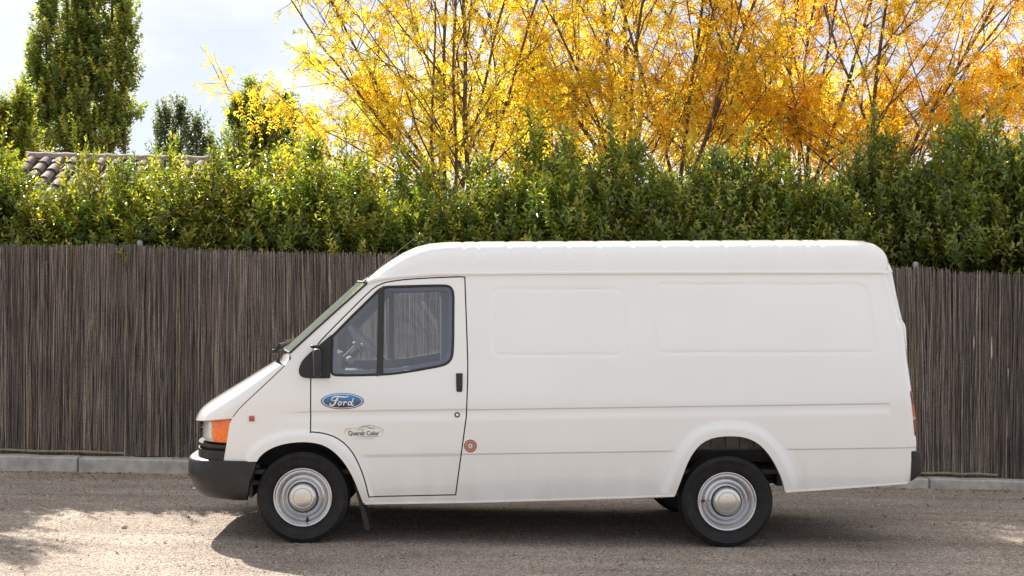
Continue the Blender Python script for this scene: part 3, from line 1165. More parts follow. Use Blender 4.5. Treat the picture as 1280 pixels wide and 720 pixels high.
# ---- rear lamps and bumper
for far in (False, True):
    tl = None
    for k, (p0, p1, mt) in enumerate(((488, 505, 'red'), (505.5, 519.5, 'taillamber'), (520, 523.5, 'tailclear'), (524, 545, 'red'))):
        m = MB()
        rows = []
        for py in np.linspace(p1, p0, 6):
            z = at(0, py, .08)[1]
            xe = float(np.interp(z, _rz, _rx))
            tp = .0 if k in (1, 2) else .012 * (abs(py - (p0 if k == 0 else p1)) < 1)
            row = []
            for a in np.linspace(.10, PI / 2, 12):
                cx = xe - RC
                row.append((cx + (RC + .008 - tp) * math.sin(a), RC + .0 - (RC + .008 - tp) * math.cos(a) + float(plan_y(0)), z))
            row.append((xe + .008 - tp, .19, z))
            rows.append(row)
        R = np.array(rows)
        R = R[:, 5:]
        inner = R - np.array([.02, 0, 0]) + np.array([0, .01, 0])
        m.grid(R, 0)
        for rr in (0, -1):
            m.grid(np.stack([R[rr], inner[rr]]), 0)
        m.grid(np.stack([R[:, 0], inner[:, 0]]), 0)
        if far:
            m.v = [mirror(q) for q in m.v]; m.f = [q[::-1] for q in m.f]
        if tl is None:
            tl = obj('tail_light', m, M['red'], van)
        else:
            obj('tail_light_lens', m, M[mt], tl)
mb = MB()
pl = smoothpoly([(1133.5, 600), (1134.5, 563.5), (1138, 562.5), (1147, 562.2), (1151.5, 564), (1153.3, 570), (1152.8, 587), (1150.5, 592), (1140, 598.5), (1133.5, 600)], 1)
pts = [at(a, b, .10) for a, b in pl][:-1]
yy = np.concatenate([np.linspace(.012, .12, 8), np.linspace(.2, WID - .2, 9), np.linspace(WID - .12, WID - .012, 8)])
G = np.zeros((len(yy), len(pts) + 1, 3))
for i, y in enumerate(yy):
    e = min(y - .012, WID - .012 - y)
    pull = .09 * (1 - math.sqrt(max(0., 1 - max(0., 1 - e / .10) ** 2)))
    for j, (x, z) in enumerate(pts + pts[:1]):
        xo = min(p[0] for p in pts)
        G[i, j] = (x - pull * (x - xo) / .11, y, z)
mb.grid(G, 0)
mb.add(G[0, :-1], [tuple(reversed(range(len(pts))))])
mb.add(G[-1, :-1], [tuple(range(len(pts)))])
obj('rear_bumper', mb, M['plastic'], van, angle=40)
# lower lip of the sill, mud flaps, tow hook, antenna
for far in (False, True):
    for seg in ([(456, 629.5), (600, 627.2), (720, 623.8), (843, 619.8)], [(982, 614.6), (1020, 612.2), (1060, 609.4), (1100, 606.4), (1134, 603.8)]):
        L = e3(dense(seg, 6, False))
        G = np.array([L + np.array([0, .001, .008]), L + np.array([0, -.004, .004]), L + np.array([0, -.004, -.006]), L + np.array([0, .012, -.008])]).transpose(1, 0, 2)
        if far: G[:, :, 1] = WID - G[:, :, 1]
        m = MB()
        m.grid(G, 0, flip=far)
        obj('sill_lip', m, M['paint'], van)
    m = MB()
    a = [at(*p, .10) for p in ((443.5, 605), (447.5, 605), (462.5, 657), (462, 661), (457, 662), (450, 632))]
    m.prism(a, .06, .30)
    if far:
        m.v = [mirror(q) for q in m.v]; m.f = [q[::-1] for q in m.f]
    obj('mud_flap', m, M['rubber'], van, smooth=False)
mb = MB()
hx, hz = at(240.5, 611, .5)
mb.tube([(hx + .10, .5, hz + .012), (hx + .03, .5, hz), (hx, .5, hz), (hx - .012, .5, hz + .015)], [.007, .007, .006, .005], 8)
obj('tow_eye', mb, M['steel'], van)
mb = MB()
a0, a1 = at(454, 354, .16), at(524, 293, .20)
mb.tube([(a0[0], .13, a0[1]), (a0[0] + .03, .135, a0[1] + .03), ((a0[0] * .5 + a1[0] * .5), .16, a0[1] * .5 + a1[1] * .5 + .012), (a1[0], .20, a1[1])], [.010, .0055, .0042, .003], 6)
obj('antenna', mb, M['steel'], van)

# ---- wheels (tyre, rim, hub cap); two of the four are seen whole
def wheel(cx, cz, valve, far):
    def fin(m):
        if far:
            m.v = [mirror(q) for q in m.v]; m.f = [q[::-1] for q in m.f]
        return m
    y0 = .012
    rr = .3325
    m = MB()
    tread = [(.3325, .052), (.3330, .066), (.3255, .068), (.3255, .076), (.3330, .078), (.3332, .10), (.3255, .102), (.3255, .110), (.3332, .112), (.3330, .134), (.3255, .136), (.3255, .144), (.3330, .146), (.3325, .160)]
    prof = [(.206, .055), (.207, .036), (.212, .026), (.224, .018), (.228, .0155), (.231, .018), (.262, .006), (.290, .003), (.293, .001), (.296, .004), (.309, .010), (.319, .018), (.322, .019), (.328, .034)] + tread + [(.322, .185), (.30, .203), (.26, .206), (.22, .195), (.206, .17)]
    m.lathe_y([(r, y0 + y) for r, y in prof], cx, cz, 96)
    for q in m.v:                                     # the tyre stands on the gravel with a slight flat
        fl = cz - .325
        q[:, 2] = np.where(q[:, 2] < fl, fl + (q[:, 2] - fl) * .25, q[:, 2])
    w = obj('wheel', fin(m), M['tyre'], van, angle=28)
    m = MB()
    prof = [(.212, .060), (.211, .022), (.2085, .016), (.204, .014), (.199, .016), (.196, .026), (.193, .030), (.183, .030), (.178, .036), (.174, .060), (.170, .066), (.163, .060), (.150, .048), (.143, .046), (.139, .052), (.135, .062), (.130, .060), (.120, .044), (.112, .040), (.106, .050), (.100, .060), (.08, .062), (.0001, .062)]
    m.lathe_y([(r, y0 + y) for r, y in prof], cx, cz, 96)
    obj('rim', fin(m), M['rim'], w, angle=40)
    m = MB()
    prof = [(.101, .062), (.1005, .035), (.098, .016), (.094, .008), (.088, .003), (.078, .0005), (.070, .0), (.068, .0), (.0665, .003), (.065, -.0005), (.05, -.0025), (.03, -.004), (.0001, -.0045)]
    m.lathe_y([(r, y0 + y) for r, y in prof], cx, cz, 72)
    obj('hub_cap', fin(m), M['cap'], w, angle=40)
    m = MB()
    vx, vz = cx + .165 * math.cos(valve), cz + .165 * math.sin(valve)
    ux, uz = math.cos(valve), math.sin(valve)
    m.tube([(vx, y0 + .06, vz), (vx + .006 * ux, y0 + .035, vz + .006 * uz), (vx + .012 * ux, y0 + .012, vz + .012 * uz)], [.010, .008, .006], 8)
    obj('valve', fin(m), M['rubber'], w)
    return w
FX, FZ = at(378.2, 622.0, .02)
RX, RZ = at(909.3, 627.0, .02)
FZ = float(ground_z(FX, .1)) + .3270
RZ = float(ground_z(RX, .1)) + .3270
wheel(FX, FZ, math.radians(-80), False)
wheel(RX, RZ, math.radians(180), False)
wheel(FX, float(ground_z(FX, WID)) + .327, math.radians(40), True)
wheel(RX, float(ground_z(RX, WID)) + .327, math.radians(140), True)

# ---- inside of the cab
mb = MB()
mb.box(-1.56, -1.16, .14, WID - .14, .95, 1.19, 0, .05)
mb.box(-1.50, -1.24, .20, .78, 1.15, 1.37, 0, .05)
mb.box(-1.30, -1.12, .16, WID - .16, .86, 1.10, 0, .04)
obj('dashboard', mb, M['dash'], van)
mb = MB()
tb = bmesh.new()
c0 = Vector((*at(457.0, 425.0, .62), 0)); c0 = Vector((c0.x, .50, c0.y))
ax = Vector((-.70, 0, -.71)).normalized()              # the wheel's axle
e1 = Vector((0, 1, 0)); e2 = ax.cross(e1).normalized()
ring = [c0 + (e1 * math.cos(a) + e2 * math.sin(a)) * .205 for a in np.linspace(0, 2 * PI, 49)]
mb.tube(ring, .0165, 8, cap=False)
for a in (.25, PI - .25, PI * 1.5):
    mb.tube([c0 + ax * .05, c0 + (e1 * math.cos(a) + e2 * math.sin(a)) * .20], [.02, .011], 8)
mb.tube([c0 + ax * .03, c0 + ax * .075], [.05, .055], 14)
tb.free()
sw = obj('steering_wheel', mb, M['wheelgrip'], van)
mb = MB()
mb.tube([c0 + ax * .07, c0 + ax * .42], [.032, .040], 12)
obj('steering_column', mb, M['trim'], van)
mb = MB()
s0 = c0 + ax * .13
mb.tube([s0 + Vector((0, -.06, 0)), s0 + Vector((.03, -.16, .03)), s0 + Vector((.06, -.20, .05))], [.012, .009, .008], 8)
mb.tube([s0 + Vector((-.02, -.05, -.05)), s0 + Vector((.0, -.14, -.05))], [.03, .026], 10)
obj('column_stalk', mb, M['dash'], van)
for y0, y1 in ((.22, .72), (.86, 1.72)):
    mb = MB()
    mb.box(-.98, -.50, y0, y1, .72, .90, 0, .05)
    mb.box(-.56, -.42, y0, y1, .84, 1.20, 0, .05)
    obj('seat', mb, M['seat'], van)
mb = MB()
b0, b1 = at(549, 466, .22), at(565, 431, .24)
mb.add([(b0[0] - .01, .20, b0[1]), (b0[0] + .035, .21, b0[1]), (b1[0] + .02, .225, b1[1]), (b1[0] - .015, .215, b1[1] - .02),
        (b0[0] - .01, .203, b0[1]), (b0[0] + .035, .213, b0[1]), (b1[0] + .02, .228, b1[1]), (b1[0] - .015, .218, b1[1] - .02)],
       [(0, 1, 2, 3), (7, 6, 5, 4), (0, 4, 5, 1), (1, 5, 6, 2), (2, 6, 7, 3), (3, 7, 4, 0)])
obj('seat_belt', mb, M['belt'], van, smooth=False)
mb = MB()                                             # far door pillar and belt post, seen through the near window
mb.box(-.52, -.33, WID - .20, WID - .12, .60, 1.86, 0, .03)
obj('door_pillar', mb, M['trimlight'], van)
# ================================================================ GROUND
def ground_material():
    m = mat('gravel_ground', (.30, .265, .225), .95, spec=.2)
    n, l = m.node_tree.nodes, m.node_tree.links
    b = n['Principled BSDF']
    g = n.new('ShaderNodeNewGeometry')
    def noise(sc, det=5, ro=.55):
        t = n.new('ShaderNodeTexNoise')
        t.inputs['Scale'].default_value = sc
        t.inputs['Detail'].default_value = det
        t.inputs['Roughness'].default_value = ro
        l.new(g.outputs['Position'], t.inputs['Vector'])
        return t
    def ramp(src, a, ca, b_, cb):
        r = n.new('ShaderNodeValToRGB')
        r.color_ramp.elements[0].position = a
        r.color_ramp.elements[0].color = (*ca, 1)
        r.color_ramp.elements[1].position = b_
        r.color_ramp.elements[1].color = (*cb, 1)
        l.new(src, r.inputs['Fac'])
        return r
    def mix(f, a, c, mode='MIX', fac=None):
        x = n.new('ShaderNodeMix')
        x.data_type = 'RGBA'
        x.blend_type = mode
        if fac is not None: x.inputs[0].default_value = fac
        else: l.new(f, x.inputs[0])
        l.new(a, x.inputs[6])
        l.new(c, x.inputs[7])
        return x.outputs[2]
    big = ramp(noise(.9, 6).outputs['Fac'], .35, (.318, .276, .244), .68, (.43, .382, .342))
    vo = n.new('ShaderNodeTexVoronoi')
    vo.inputs['Scale'].default_value = 105
    l.new(g.outputs['Position'], vo.inputs['Vector'])
    hs = n.new('ShaderNodeSeparateColor')
    l.new(vo.outputs['Color'], hs.inputs[0])
    st = ramp(hs.outputs[0], .05, (.30, .28, .27), .95, (1.55, 1.50, 1.45))
    c = mix(None, big.outputs['Color'], st.outputs['Color'], 'MULTIPLY', .85)
    mpn = n.new('ShaderNodeMapping')                  # dusty tracks worn along the yard
    mpn.inputs['Scale'].default_value = (.45, 3.2, 1)
    l.new(g.outputs['Position'], mpn.inputs['Vector'])
    tk = noise(1.0, 5, .6)
    l.new(mpn.outputs['Vector'], tk.inputs['Vector'])
    tkr = ramp(tk.outputs['Fac'], .36, (.80, .78, .77), .64, (1.16, 1.15, 1.13))
    c = mix(None, c, tkr.outputs['Color'], 'MULTIPLY', .9)
    fine = ramp(noise(260, 3).outputs['Fac'], .35, (.62, .60, .58), .68, (1.25, 1.24, 1.22))
    c = mix(None, c, fine.outputs['Color'], 'MULTIPLY', .85)
    spk = ramp(noise(38, 2).outputs['Fac'], .66, (0, 0, 0), .72, (1, 1, 1))
    br = n.new('ShaderNodeRGB')
    br.outputs[0].default_value = (.17, .10, .055, 1)
    fc = n.new('ShaderNodeMath')
    fc.operation = 'MULTIPLY'
    fc.inputs[1].default_value = .45
    l.new(spk.outputs['Color'], fc.inputs[0])
    c = mix(fc.outputs[0], c, br.outputs[0])
    l.new(c, b.inputs['Base Color'])
    bn = n.new('ShaderNodeBump')
    bn.inputs['Strength'].default_value = .6
    bn.inputs['Distance'].default_value = .010
    iv = n.new('ShaderNodeMath')
    iv.operation = 'SUBTRACT'
    iv.inputs[0].default_value = 1
    l.new(vo.outputs['Distance'], iv.inputs[1])
    ad = n.new('ShaderNodeMath')
    l.new(iv.outputs[0], ad.inputs[0])
    l.new(noise(120, 4).outputs['Fac'], ad.inputs[1])
    l.new(ad.outputs[0], bn.inputs['Height'])
    l.new(bn.outputs['Normal'], b.inputs['Normal'])
    return m
xs = np.concatenate([[-900, -300, -100, -40, -20], np.linspace(-10, 10, 161), [20, 40, 100, 300, 900]])
ys = np.concatenate([[-900, -300, -100, -40, -20], np.linspace(-11, 6, 137), [10, 20, 40, 100, 300, 900]])
GX, GY = np.meshgrid(xs, ys, indexing='ij')
near = (np.abs(GX) < 10.5) & (GY < 4.2) & (GY > -11.5)
bmp = (.008 * np.sin(GX * 1.7 + GY * .8) * np.sin(GY * 1.3 - GX * .5) + .004 * np.sin(GX * 5.1 - GY * 3.3)) * near * sm(-.3, -1.2, GY)
mb = MB()
mb.grid(np.stack([GX, GY, ground_z(GX, GY) + bmp], 2))
obj('ground', mb, ground_material(), kind='structure', label='pale sandy gravel yard with stains of fallen leaves', origin=(0, 0, 0))

# loose stones and fallen leaves on it
def stones(n, lo, hi, name, colr, xr=(-5.2, 5.6), yr=(-1.6, 3.72)):
    x = rng.uniform(*xr, n); y = rng.uniform(*yr, n)
    r = lo + (hi - lo) * rng.random(n) ** 3
    oc = np.array([(1, 0, 0), (0, 1, 0), (-1, 0, 0), (0, -1, 0), (0, 0, 1)], float)
    a = rng.uniform(0, PI, n)
    V_ = np.zeros((n, 5, 3))
    for k in range(5):
        q = oc[k]
        V_[:, k, 0] = (q[0] * np.cos(a) - q[1] * np.sin(a)) * r * rng.uniform(.7, 1.3, n)
        V_[:, k, 1] = (q[0] * np.sin(a) + q[1] * np.cos(a)) * r * rng.uniform(.7, 1.3, n)
        V_[:, k, 2] = q[2] * r * .75
    V_ += np.stack([x, y, ground_z(x, y) + .001], 1)[:, None, :]
    T = np.array([(0, 1, 4), (1, 2, 4), (2, 3, 4), (3, 0, 4)])
    F = (np.arange(n) * 5)[:, None, None] + T[None]
    c = np.array(colr)[rng.integers(0, len(colr), n)] * rng.uniform(.7, 1.2, (n, 1))
    me = tri_mesh(name, V_.reshape(-1, 3), F.reshape(-1, 3), mat(name, (.3, .27, .24), .9, attr='tint'), np.repeat(c, 5, 0))
    o = bpy.data.objects.new(name, me)
    return o
link(stones(30000, .003, .012, 'gravel', [(.36, .33, .29), (.26, .23, .20), (.42, .39, .35), (.20, .17, .145), (.30, .25, .20)]), kind='stuff', label='small loose stones of the gravel yard')
def litter(n):
    x = rng.uniform(-5.2, 5.6, n)
    y = np.where(rng.random(n) < .45, 3.70 - rng.exponential(.16, n), rng.uniform(-1.5, 3.6, n))
    keep = rng.random(n) < np.where(x < -1.5, 1., .55)
    x, y = x[keep], np.clip(y[keep], -1.5, 3.70)
    n = len(x)
    L = rng.uniform(.014, .042, n); w = L * rng.uniform(.3, .6, n)
    a = rng.uniform(0, 2 * PI, n)
    z = ground_z(x, y)
    u = np.stack([np.cos(a), np.sin(a), rng.uniform(-.1, .5, n)], 1)
    v = np.stack([-np.sin(a), np.cos(a), rng.uniform(-.3, .3, n)], 1)
    c = np.stack([x, y, z + .006], 1)
    V_ = np.stack([c - u * L[:, None] * .5, c + v * w[:, None] * .5, c + u * L[:, None] * .5, c - v * w[:, None] * .5], 1)
    V_[:, :, 2] = np.maximum(V_[:, :, 2], (z + .002)[:, None])
    V_[:, 2, 2] += rng.uniform(0, .014, n)
    F = (np.arange(n) * 4)[:, None] + np.arange(4)[None]
    pal = np.array([(.42, .20, .04), (.30, .13, .04), (.50, .30, .07), (.20, .10, .05), (.36, .17, .05)])
    c = pal[rng.integers(0, 5, n)] * rng.uniform(.6, 1.2, (n, 1))
    me = tri_mesh('fallen_leaves', V_.reshape(-1, 3), F, leaf_mat('fallen_leaf', .15, .7, .2), np.repeat(c, 4, 0))
    o = bpy.data.objects.new('fallen_leaves', me)
    link(o, kind='stuff', label='small dry orange and brown leaves scattered on the gravel')
litter(3200)
# one pale stone that catches the sun in front of the van
bm = bmesh.new()
bmesh.ops.create_icosphere(bm, subdivisions=2, radius=.024)
for w in bm.verts:
    w.co *= 1 + .25 * math.sin(w.co.x * 170 + 1) * math.cos(w.co.y * 140)
    w.co.z *= .7
me = bpy.data.meshes.new('pale_stone')
bm.to_mesh(me); bm.free()
me.materials.append(mat('pale_stone', (.62, .58, .54), .8, noise=(40, (.48, .44, .40), .4, .6)))
o = bpy.data.objects.new('pale_stone', me)
px_, py_ = 155, 665
k = CAMZ * 0
d = CAMZ / ((py_ - VPY) / FPX)
o.location = (CAMX + (px_ - VPX) / FPX * d, d - CAMD, float(ground_z(-3, d - CAMD)) + .012)
link(o, label='small pale stone lying on the sunlit gravel ahead of the van', cat='stone')

# ================================================================ KERB
KY, KT = 3.75, .22
kerbm = mat('kerb_concrete', (.47, .44, .40), .9, noise=(7.5, (.27, .25, .225), .40, .75), bump=(70, .5, .006))
mortm = mat('kerb_joint', (.17, .165, .16), .95, bump=(90, .5, .006))
kl, kr = at(0, 569.5, KY + .02), at(1280, 601.3, KY + .02)
def kerb_top(x):
    return kl[1] + (kr[1] - kl[1]) * (x - kl[0]) / (kr[0] - kl[0])
kroot = empty('kerb', (0, KY, float(ground_z(0, KY))), 'low grey concrete kerb under the reed fence', kind='structure')
j0, j1 = at(97, 580, KY)[0], at(1162, 604, KY)[0]
pit = (j1 - j0) / 6
xj = [j0 + pit * k for k in range(-6, 14)]
def kerb_piece(name, x0, x1, yo, m):
    mb = MB()
    n = max(2, int((x1 - x0) / .06))
    X = np.linspace(x0, x1, n)
    prof = [(yo, -.25), (yo, -.012), (yo + .012, 0), (KT, 0), (KT, -.25)]
    G = np.zeros((n, len(prof), 3))
    for k, (dy, dz) in enumerate(prof):
        G[:, k, 0] = X
        G[:, k, 1] = KY + dy + (.004 * np.sin(X * 9.) + .003 * np.sin(X * 23 + 1)) * (k < 3)
        G[:, k, 2] = kerb_top(X) + dz + (.003 * np.sin(X * 13.) if k in (1, 2, 3) else 0)
    mb.grid(G, 0, flip=True)
    mb.add(G[0], [tuple(range(len(prof)))])
    mb.add(G[-1], [tuple(reversed(range(len(prof))))])
    return obj(name, mb, m, kroot, angle=35)
for a, b in zip(xj[:-1], xj[1:]):
    kerb_piece('kerb_block', a + .012, b - .012, rng.uniform(0, .006), kerbm)
for a in xj:
    kerb_piece('kerb_joint', a - .0118, a + .0118, .010, mortm)
# soil strip behind the kerb, under the hedge
mb = MB()
X = np.linspace(-10, 10, 60)
G = np.zeros((60, 3, 3))
for k, y in enumerate((KY + KT - .02, KY + .6, KY + 3.5)):
    G[:, k, 0] = X; G[:, k, 1] = y; G[:, k, 2] = kerb_top(X) - .02 + .05 * (k > 0)
mb.grid(G, 0, flip=True)
obj('soil', mb, mat('dark_soil', (.09, .07, .05), .95, noise=(8, (.15, .11, .07), .4, .7), bump=(30, .6, .02)), kind='structure')

# ================================================================ REED FENCE
FY = KY + .20
tops = [(-520, 300), (-120, 304), (0, 305.5), (60, 306.5), (100, 306), (160, 304.5), (190, 307), (240, 311), (320, 313.5), (480, 317), (700, 322), (1000, 330), (1117, 333.5), (1150, 332.5), (1180, 336), (1205, 339.5), (1240, 340.5), (1280, 341.5), (1420, 344), (1800, 352)]
txy = np.array([at(*p, FY) for p in tops])
post_px = [-105, 173, 335, 497, 659, 821, 984, 1147, 1308]
fence = empty('reed_fence', (0, FY, float(kerb_top(0))), 'long weathered brown reed screen fence standing on the concrete kerb', 'fence')
def reeds():
    VV, FF, TT = [], [], []
    nb = 0
    for layer, (step, yo) in enumerate(((.0090, .0), (.0092, .018), (.0100, .034), (.0098, .048), (.0095, .062), (.0095, .078))):
        x = np.arange(-9.2, 9.6, step)
        n = len(x)
        x = x + rng.normal(0, step * .38, n)
        r = rng.uniform(.0028, .0050, n) * (.78, .85, 1.3, 1.9, 2.1, 2.1)[layer]
        zt = np.interp(x, txy[:, 0], txy[:, 1]) + rng.normal(0, .012, n) - layer * .012 - (rng.random(n) < .06) * rng.uniform(.02, .10, n)
        zb = kerb_top(x) + rng.uniform(.0, .025, n)
        y = FY + yo + rng.normal(0, .004, n) + .010 * np.sin(x * 2.1) 
        lean = rng.normal(0, .011, n) + .012 * np.sin(x * 1.3)
        bow = rng.normal(0, .006, n)
        hh = np.linspace(0, 1, 9)
        S = 4
        V_ = np.zeros((n, 9, S, 3))
        jx = np.cumsum(rng.normal(0, .0030, (n, 9)), 1)
        jy = rng.normal(0, .0055, (n, 9))
        for k, h in enumerate(hh):
            cx = x + jx[:, k] + lean * (h - .5) * 2 + bow * math.sin(PI * h * 2)
            cy = y + jy[:, k] + bow * math.sin(PI * h) * .7
            rr = r * (1.08 - .30 * h)
            for s in range(S):
                a = 2 * PI * s / S + .3
                V_[:, k, s, 0] = cx + rr * math.cos(a)
                V_[:, k, s, 1] = cy + rr * math.sin(a)
                V_[:, k, s, 2] = zb + (zt - zb) * h
        T = []
        for k in range(8):
            for s in range(S):
                a, b = k * S + s, k * S + (s + 1) % S
                T.append((a, b, b + S, a + S))
        F = (nb + np.arange(n) * 9 * S)[:, None, None] + np.array(T)[None]
        nb += n * 9 * S
        pal = np.array([(.185, .152, .132), (.140, .118, .108), (.235, .185, .138), (.180, .160, .155), (.105, .088, .082), (.30, .235, .165), (.245, .222, .212)])
        c = pal[rng.choice(7, n, p=[.20, .2, .12, .18, .14, .06, .10])] * 1.30 * rng.uniform(.68, 1.32, (n, 1))
        c = c * (1 + .14 * np.sin(x * 3.1 + 1) * np.sin(x * 7.7))[:, None]
        c = np.repeat(c[:, None], 9, 1) * (1 + .36 * rng.normal(size=(n, 9, 1))).clip(.3, 2.2) * np.array([1.02, 1.0, .97])
        c = np.repeat(c[:, :, None], S, 2)
        VV.append(V_.reshape(-1, 3)); FF.append(F.reshape(-1, 4)); TT.append(np.clip(c.reshape(-1, 3), .01, .6))
    V_ = np.concatenate(VV) - np.array(world_loc(fence))
    m = mat('dry_reed', (.15, .12, .10), .75, attr='tint', noise=(45, (.50, .47, .46), .45, .75, 'MULTIPLY'))
    return tri_mesh('reed_screen', V_, np.concatenate(FF), m, np.concatenate(TT), smooth=True)
o = bpy.data.objects.new('reed_screen', reeds())
link(o, fence, kind='stuff')
postm = mat('galvanised_post', (.30, .31, .32), .5, metal=.5)
for p in post_px:
    x, _ = at(p, 300, FY + .06)
    seen = p in (173, 1147)
    zt = float(np.interp(x, txy[:, 0], txy[:, 1])) + (.006 if seen else -.09)
    mb = MB()
    mb.tube([(x, FY + .12, kerb_top(x) - .1), (x, FY + .12, zt)], .024, 14)
    po = obj('fence_post', mb, postm, fence)
    mb = MB()
    mb.lathe_y([(.031, 0), (.031, .03), (.028, .042), (.018, .052), (.0001, .056)], 0, 0, 18)
    v = mb.v[0]
    mb.v = [np.stack([v[:, 0] + x, v[:, 2] + FY + .12, v[:, 1] + zt - .012], 1)]
    obj('post_cap', mb, postm, po)
battm = mat('bamboo_batten', (.25, .215, .14), .7, noise=(18, (.16, .13, .085), .4, .7))
for a, b in (((-110, 560.5), (155, 568.3)), ((700, 583), (880, 587.2)), ((1130, 591.6), (1247, 597.2))):
    x0, z0 = at(*a, FY - .02); x1, z1 = at(*b, FY - .02)
    mb = MB()
    N = 14
    mb.tube([(x0 + (x1 - x0) * i / N, FY - .020, kerb_top(x0 + (x1 - x0) * i / N) + .038 + .004 * math.sin(i * 1.3)) for i in range(N + 1)], [.0125 + .0015 * (i % 4 == 0) for i in range(N + 1)], 7)
    obj('bamboo_batten', mb, battm, fence)
# wires that hold the reeds, and the twig at the kerb by the bumper
wirem = mat('fence_wire', (.10, .09, .085), .5, metal=.6)
for h in (.12, .42, .70, .95):
    mb = MB()
    X = np.linspace(-9.2, 9.6, 120)
    mb.tube([(x, FY - .013 + .006 * math.sin(x * 31), kerb_top(x) + h * (np.interp(x, txy[:, 0], txy[:, 1]) - kerb_top(x))) for x in X], .0012, 4)
    obj('fence_wire', mb, wirem, fence)
mb = MB()
t0, t1, t2 = at(213, 575, KY + .04), at(228, 561, KY - .02), at(244, 549, KY - .05)
mb.tube([(t0[0], KY + .08, t0[1] - .004), (t1[0], KY + .03, t1[1]), (t2[0], KY, t2[1] + .004)], [.004, .003, .002], 5)
obj('dry_stalk', mb, battm, label='thin dry stalk leaning on the fence beside the front bumper', cat='plant stalk')
# ================================================================ PLANTS
def unit(v):
    return v / np.maximum(np.linalg.norm(v, axis=-1, keepdims=True), 1e-9)

def leaves(base, d, nrm, L, w, fold=.25):
    """two folded triangles per leaf: returns V (n*4,3), F (n*2,3)"""
    n = len(base)
    d = unit(d)
    s = unit(np.cross(d, nrm))
    nn = np.cross(s, d)
    L = np.broadcast_to(np.asarray(L, float), (n,))[:, None]
    w = np.broadcast_to(np.asarray(w, float), (n,))[:, None]
    mid = base + d * L * .45 + nn * w * fold
    V_ = np.stack([base, mid + s * w * .5, base + d * L - nn * L * .06, mid - s * w * .5], 1).reshape(-1, 3)
    T = np.array([(0, 1, 2), (0, 2, 3)])
    return V_, ((np.arange(n) * 4)[:, None, None] + T[None]).reshape(-1, 3)

def tubes(paths, sides):
    """paths: list of (points (k,3), radii (k,)). one mesh's V, F (quads)"""
    VV, FF, nb = [], [], 0
    for P, R in paths:
        k = len(P)
        t = np.gradient(P, axis=0)
        t = unit(t)
        ref = np.array([0.31, .95, .05])
        u = unit(np.cross(t, ref)); v = np.cross(t, u)
        a = np.arange(sides) * 2 * PI / sides
        ring = P[:, None] + (u[:, None] * np.cos(a)[None, :, None] + v[:, None] * np.sin(a)[None, :, None]) * R[:, None, None]
        VV.append(ring.reshape(-1, 3))
        i = np.arange(k - 1)[:, None] * sides
        j = np.arange(sides)[None]
        j2 = (j + 1) % sides
        FF.append((nb + np.stack([i + j, i + j2, i + j2 + sides, i + j + sides], 2)).reshape(-1, 4))
        nb += k * sides
    return np.concatenate(VV), np.concatenate(FF)

def shoot_foliage(r, B, D, L, per, ll, lw, pal, spread=.9, wts=None, light=None, droop=0.):
    """leaves set spirally up along shoots. B, D (n,3), L (n,)"""
    n = len(B)
    k = per
    t = np.linspace(.08, 1.0, k)[None] * np.ones((n, 1)) + r.uniform(-.03, .03, (n, k))
    P = B[:, None] + D[:, None] * (L[:, None] * t)[..., None]
    ang = np.arange(k)[None] * 2.4 + r.uniform(0, 6.28, (n, 1)) + r.normal(0, .4, (n, k))
    u = unit(np.cross(D, r.normal(size=(n, 3))))
    v = np.cross(D, u)
    o = u[:, None] * np.cos(ang)[..., None] + v[:, None] * np.sin(ang)[..., None]
    lift = (1.2 - t * .35)[..., None]
    dd = unit(D[:, None] * (1.35 - spread) + o * spread * lift + r.normal(0, .16, (n, k, 3)) + np.array([0, 0, .12 - droop]))
    nn = unit(D[:, None] * .8 - o * .3 + r.normal(0, .45, (n, k, 3)) + np.array([0, 0, .5]))
    sz = r.uniform(.72, 1.15, (n, k)) * (1.08 - .35 * np.abs(t - .45))
    V_, F = leaves(P.reshape(-1, 3), dd.reshape(-1, 3), nn.reshape(-1, 3), (ll * sz).ravel(), (lw * sz).ravel())
    pal = np.array(pal)
    ci = r.choice(len(pal), n, p=wts)
    c = pal[ci][:, None] * r.uniform(.75, 1.25, (n, 1, 1)) * r.uniform(.75, 1.25, (n, k, 1))
    tipb = 1 + .55 * (t[..., None] > .82)
    c = np.clip(c * tipb, .004, .9)
    return V_, F, np.repeat(c.reshape(-1, 3), 4, 0)

HEDGE = leaf_mat('hedge_leaf', .42, .30, .6, (.96, 1.0, .30), 2.2)
POPL = leaf_mat('poplar_leaf', .42, .42, .45, (.92, 1.0, .42), 2.4)
GOLD = leaf_mat('golden_leaf', .72, .5, .25, (1.0, .97, .55), 1.08)
BARK = mat('grey_brown_bark', (.15, .10, .07), .9, noise=(14, (.075, .052, .038), .4, .65), bump=(40, .5, .01))
TWIG = mat('green_brown_twig', (.11, .095, .05), .85)
G_DARK = [(.075, .115, .022), (.100, .138, .025), (.135, .165, .027), (.18, .19, .031), (.25, .225, .04)]
G_OLIVE = [(.072, .096, .022), (.098, .118, .024), (.138, .148, .027), (.182, .178, .031), (.235, .205, .038)]
G_DEEP = [(.070, .100, .025), (.090, .120, .030), (.115, .146, .034), (.155, .170, .038), (.21, .205, .045)]

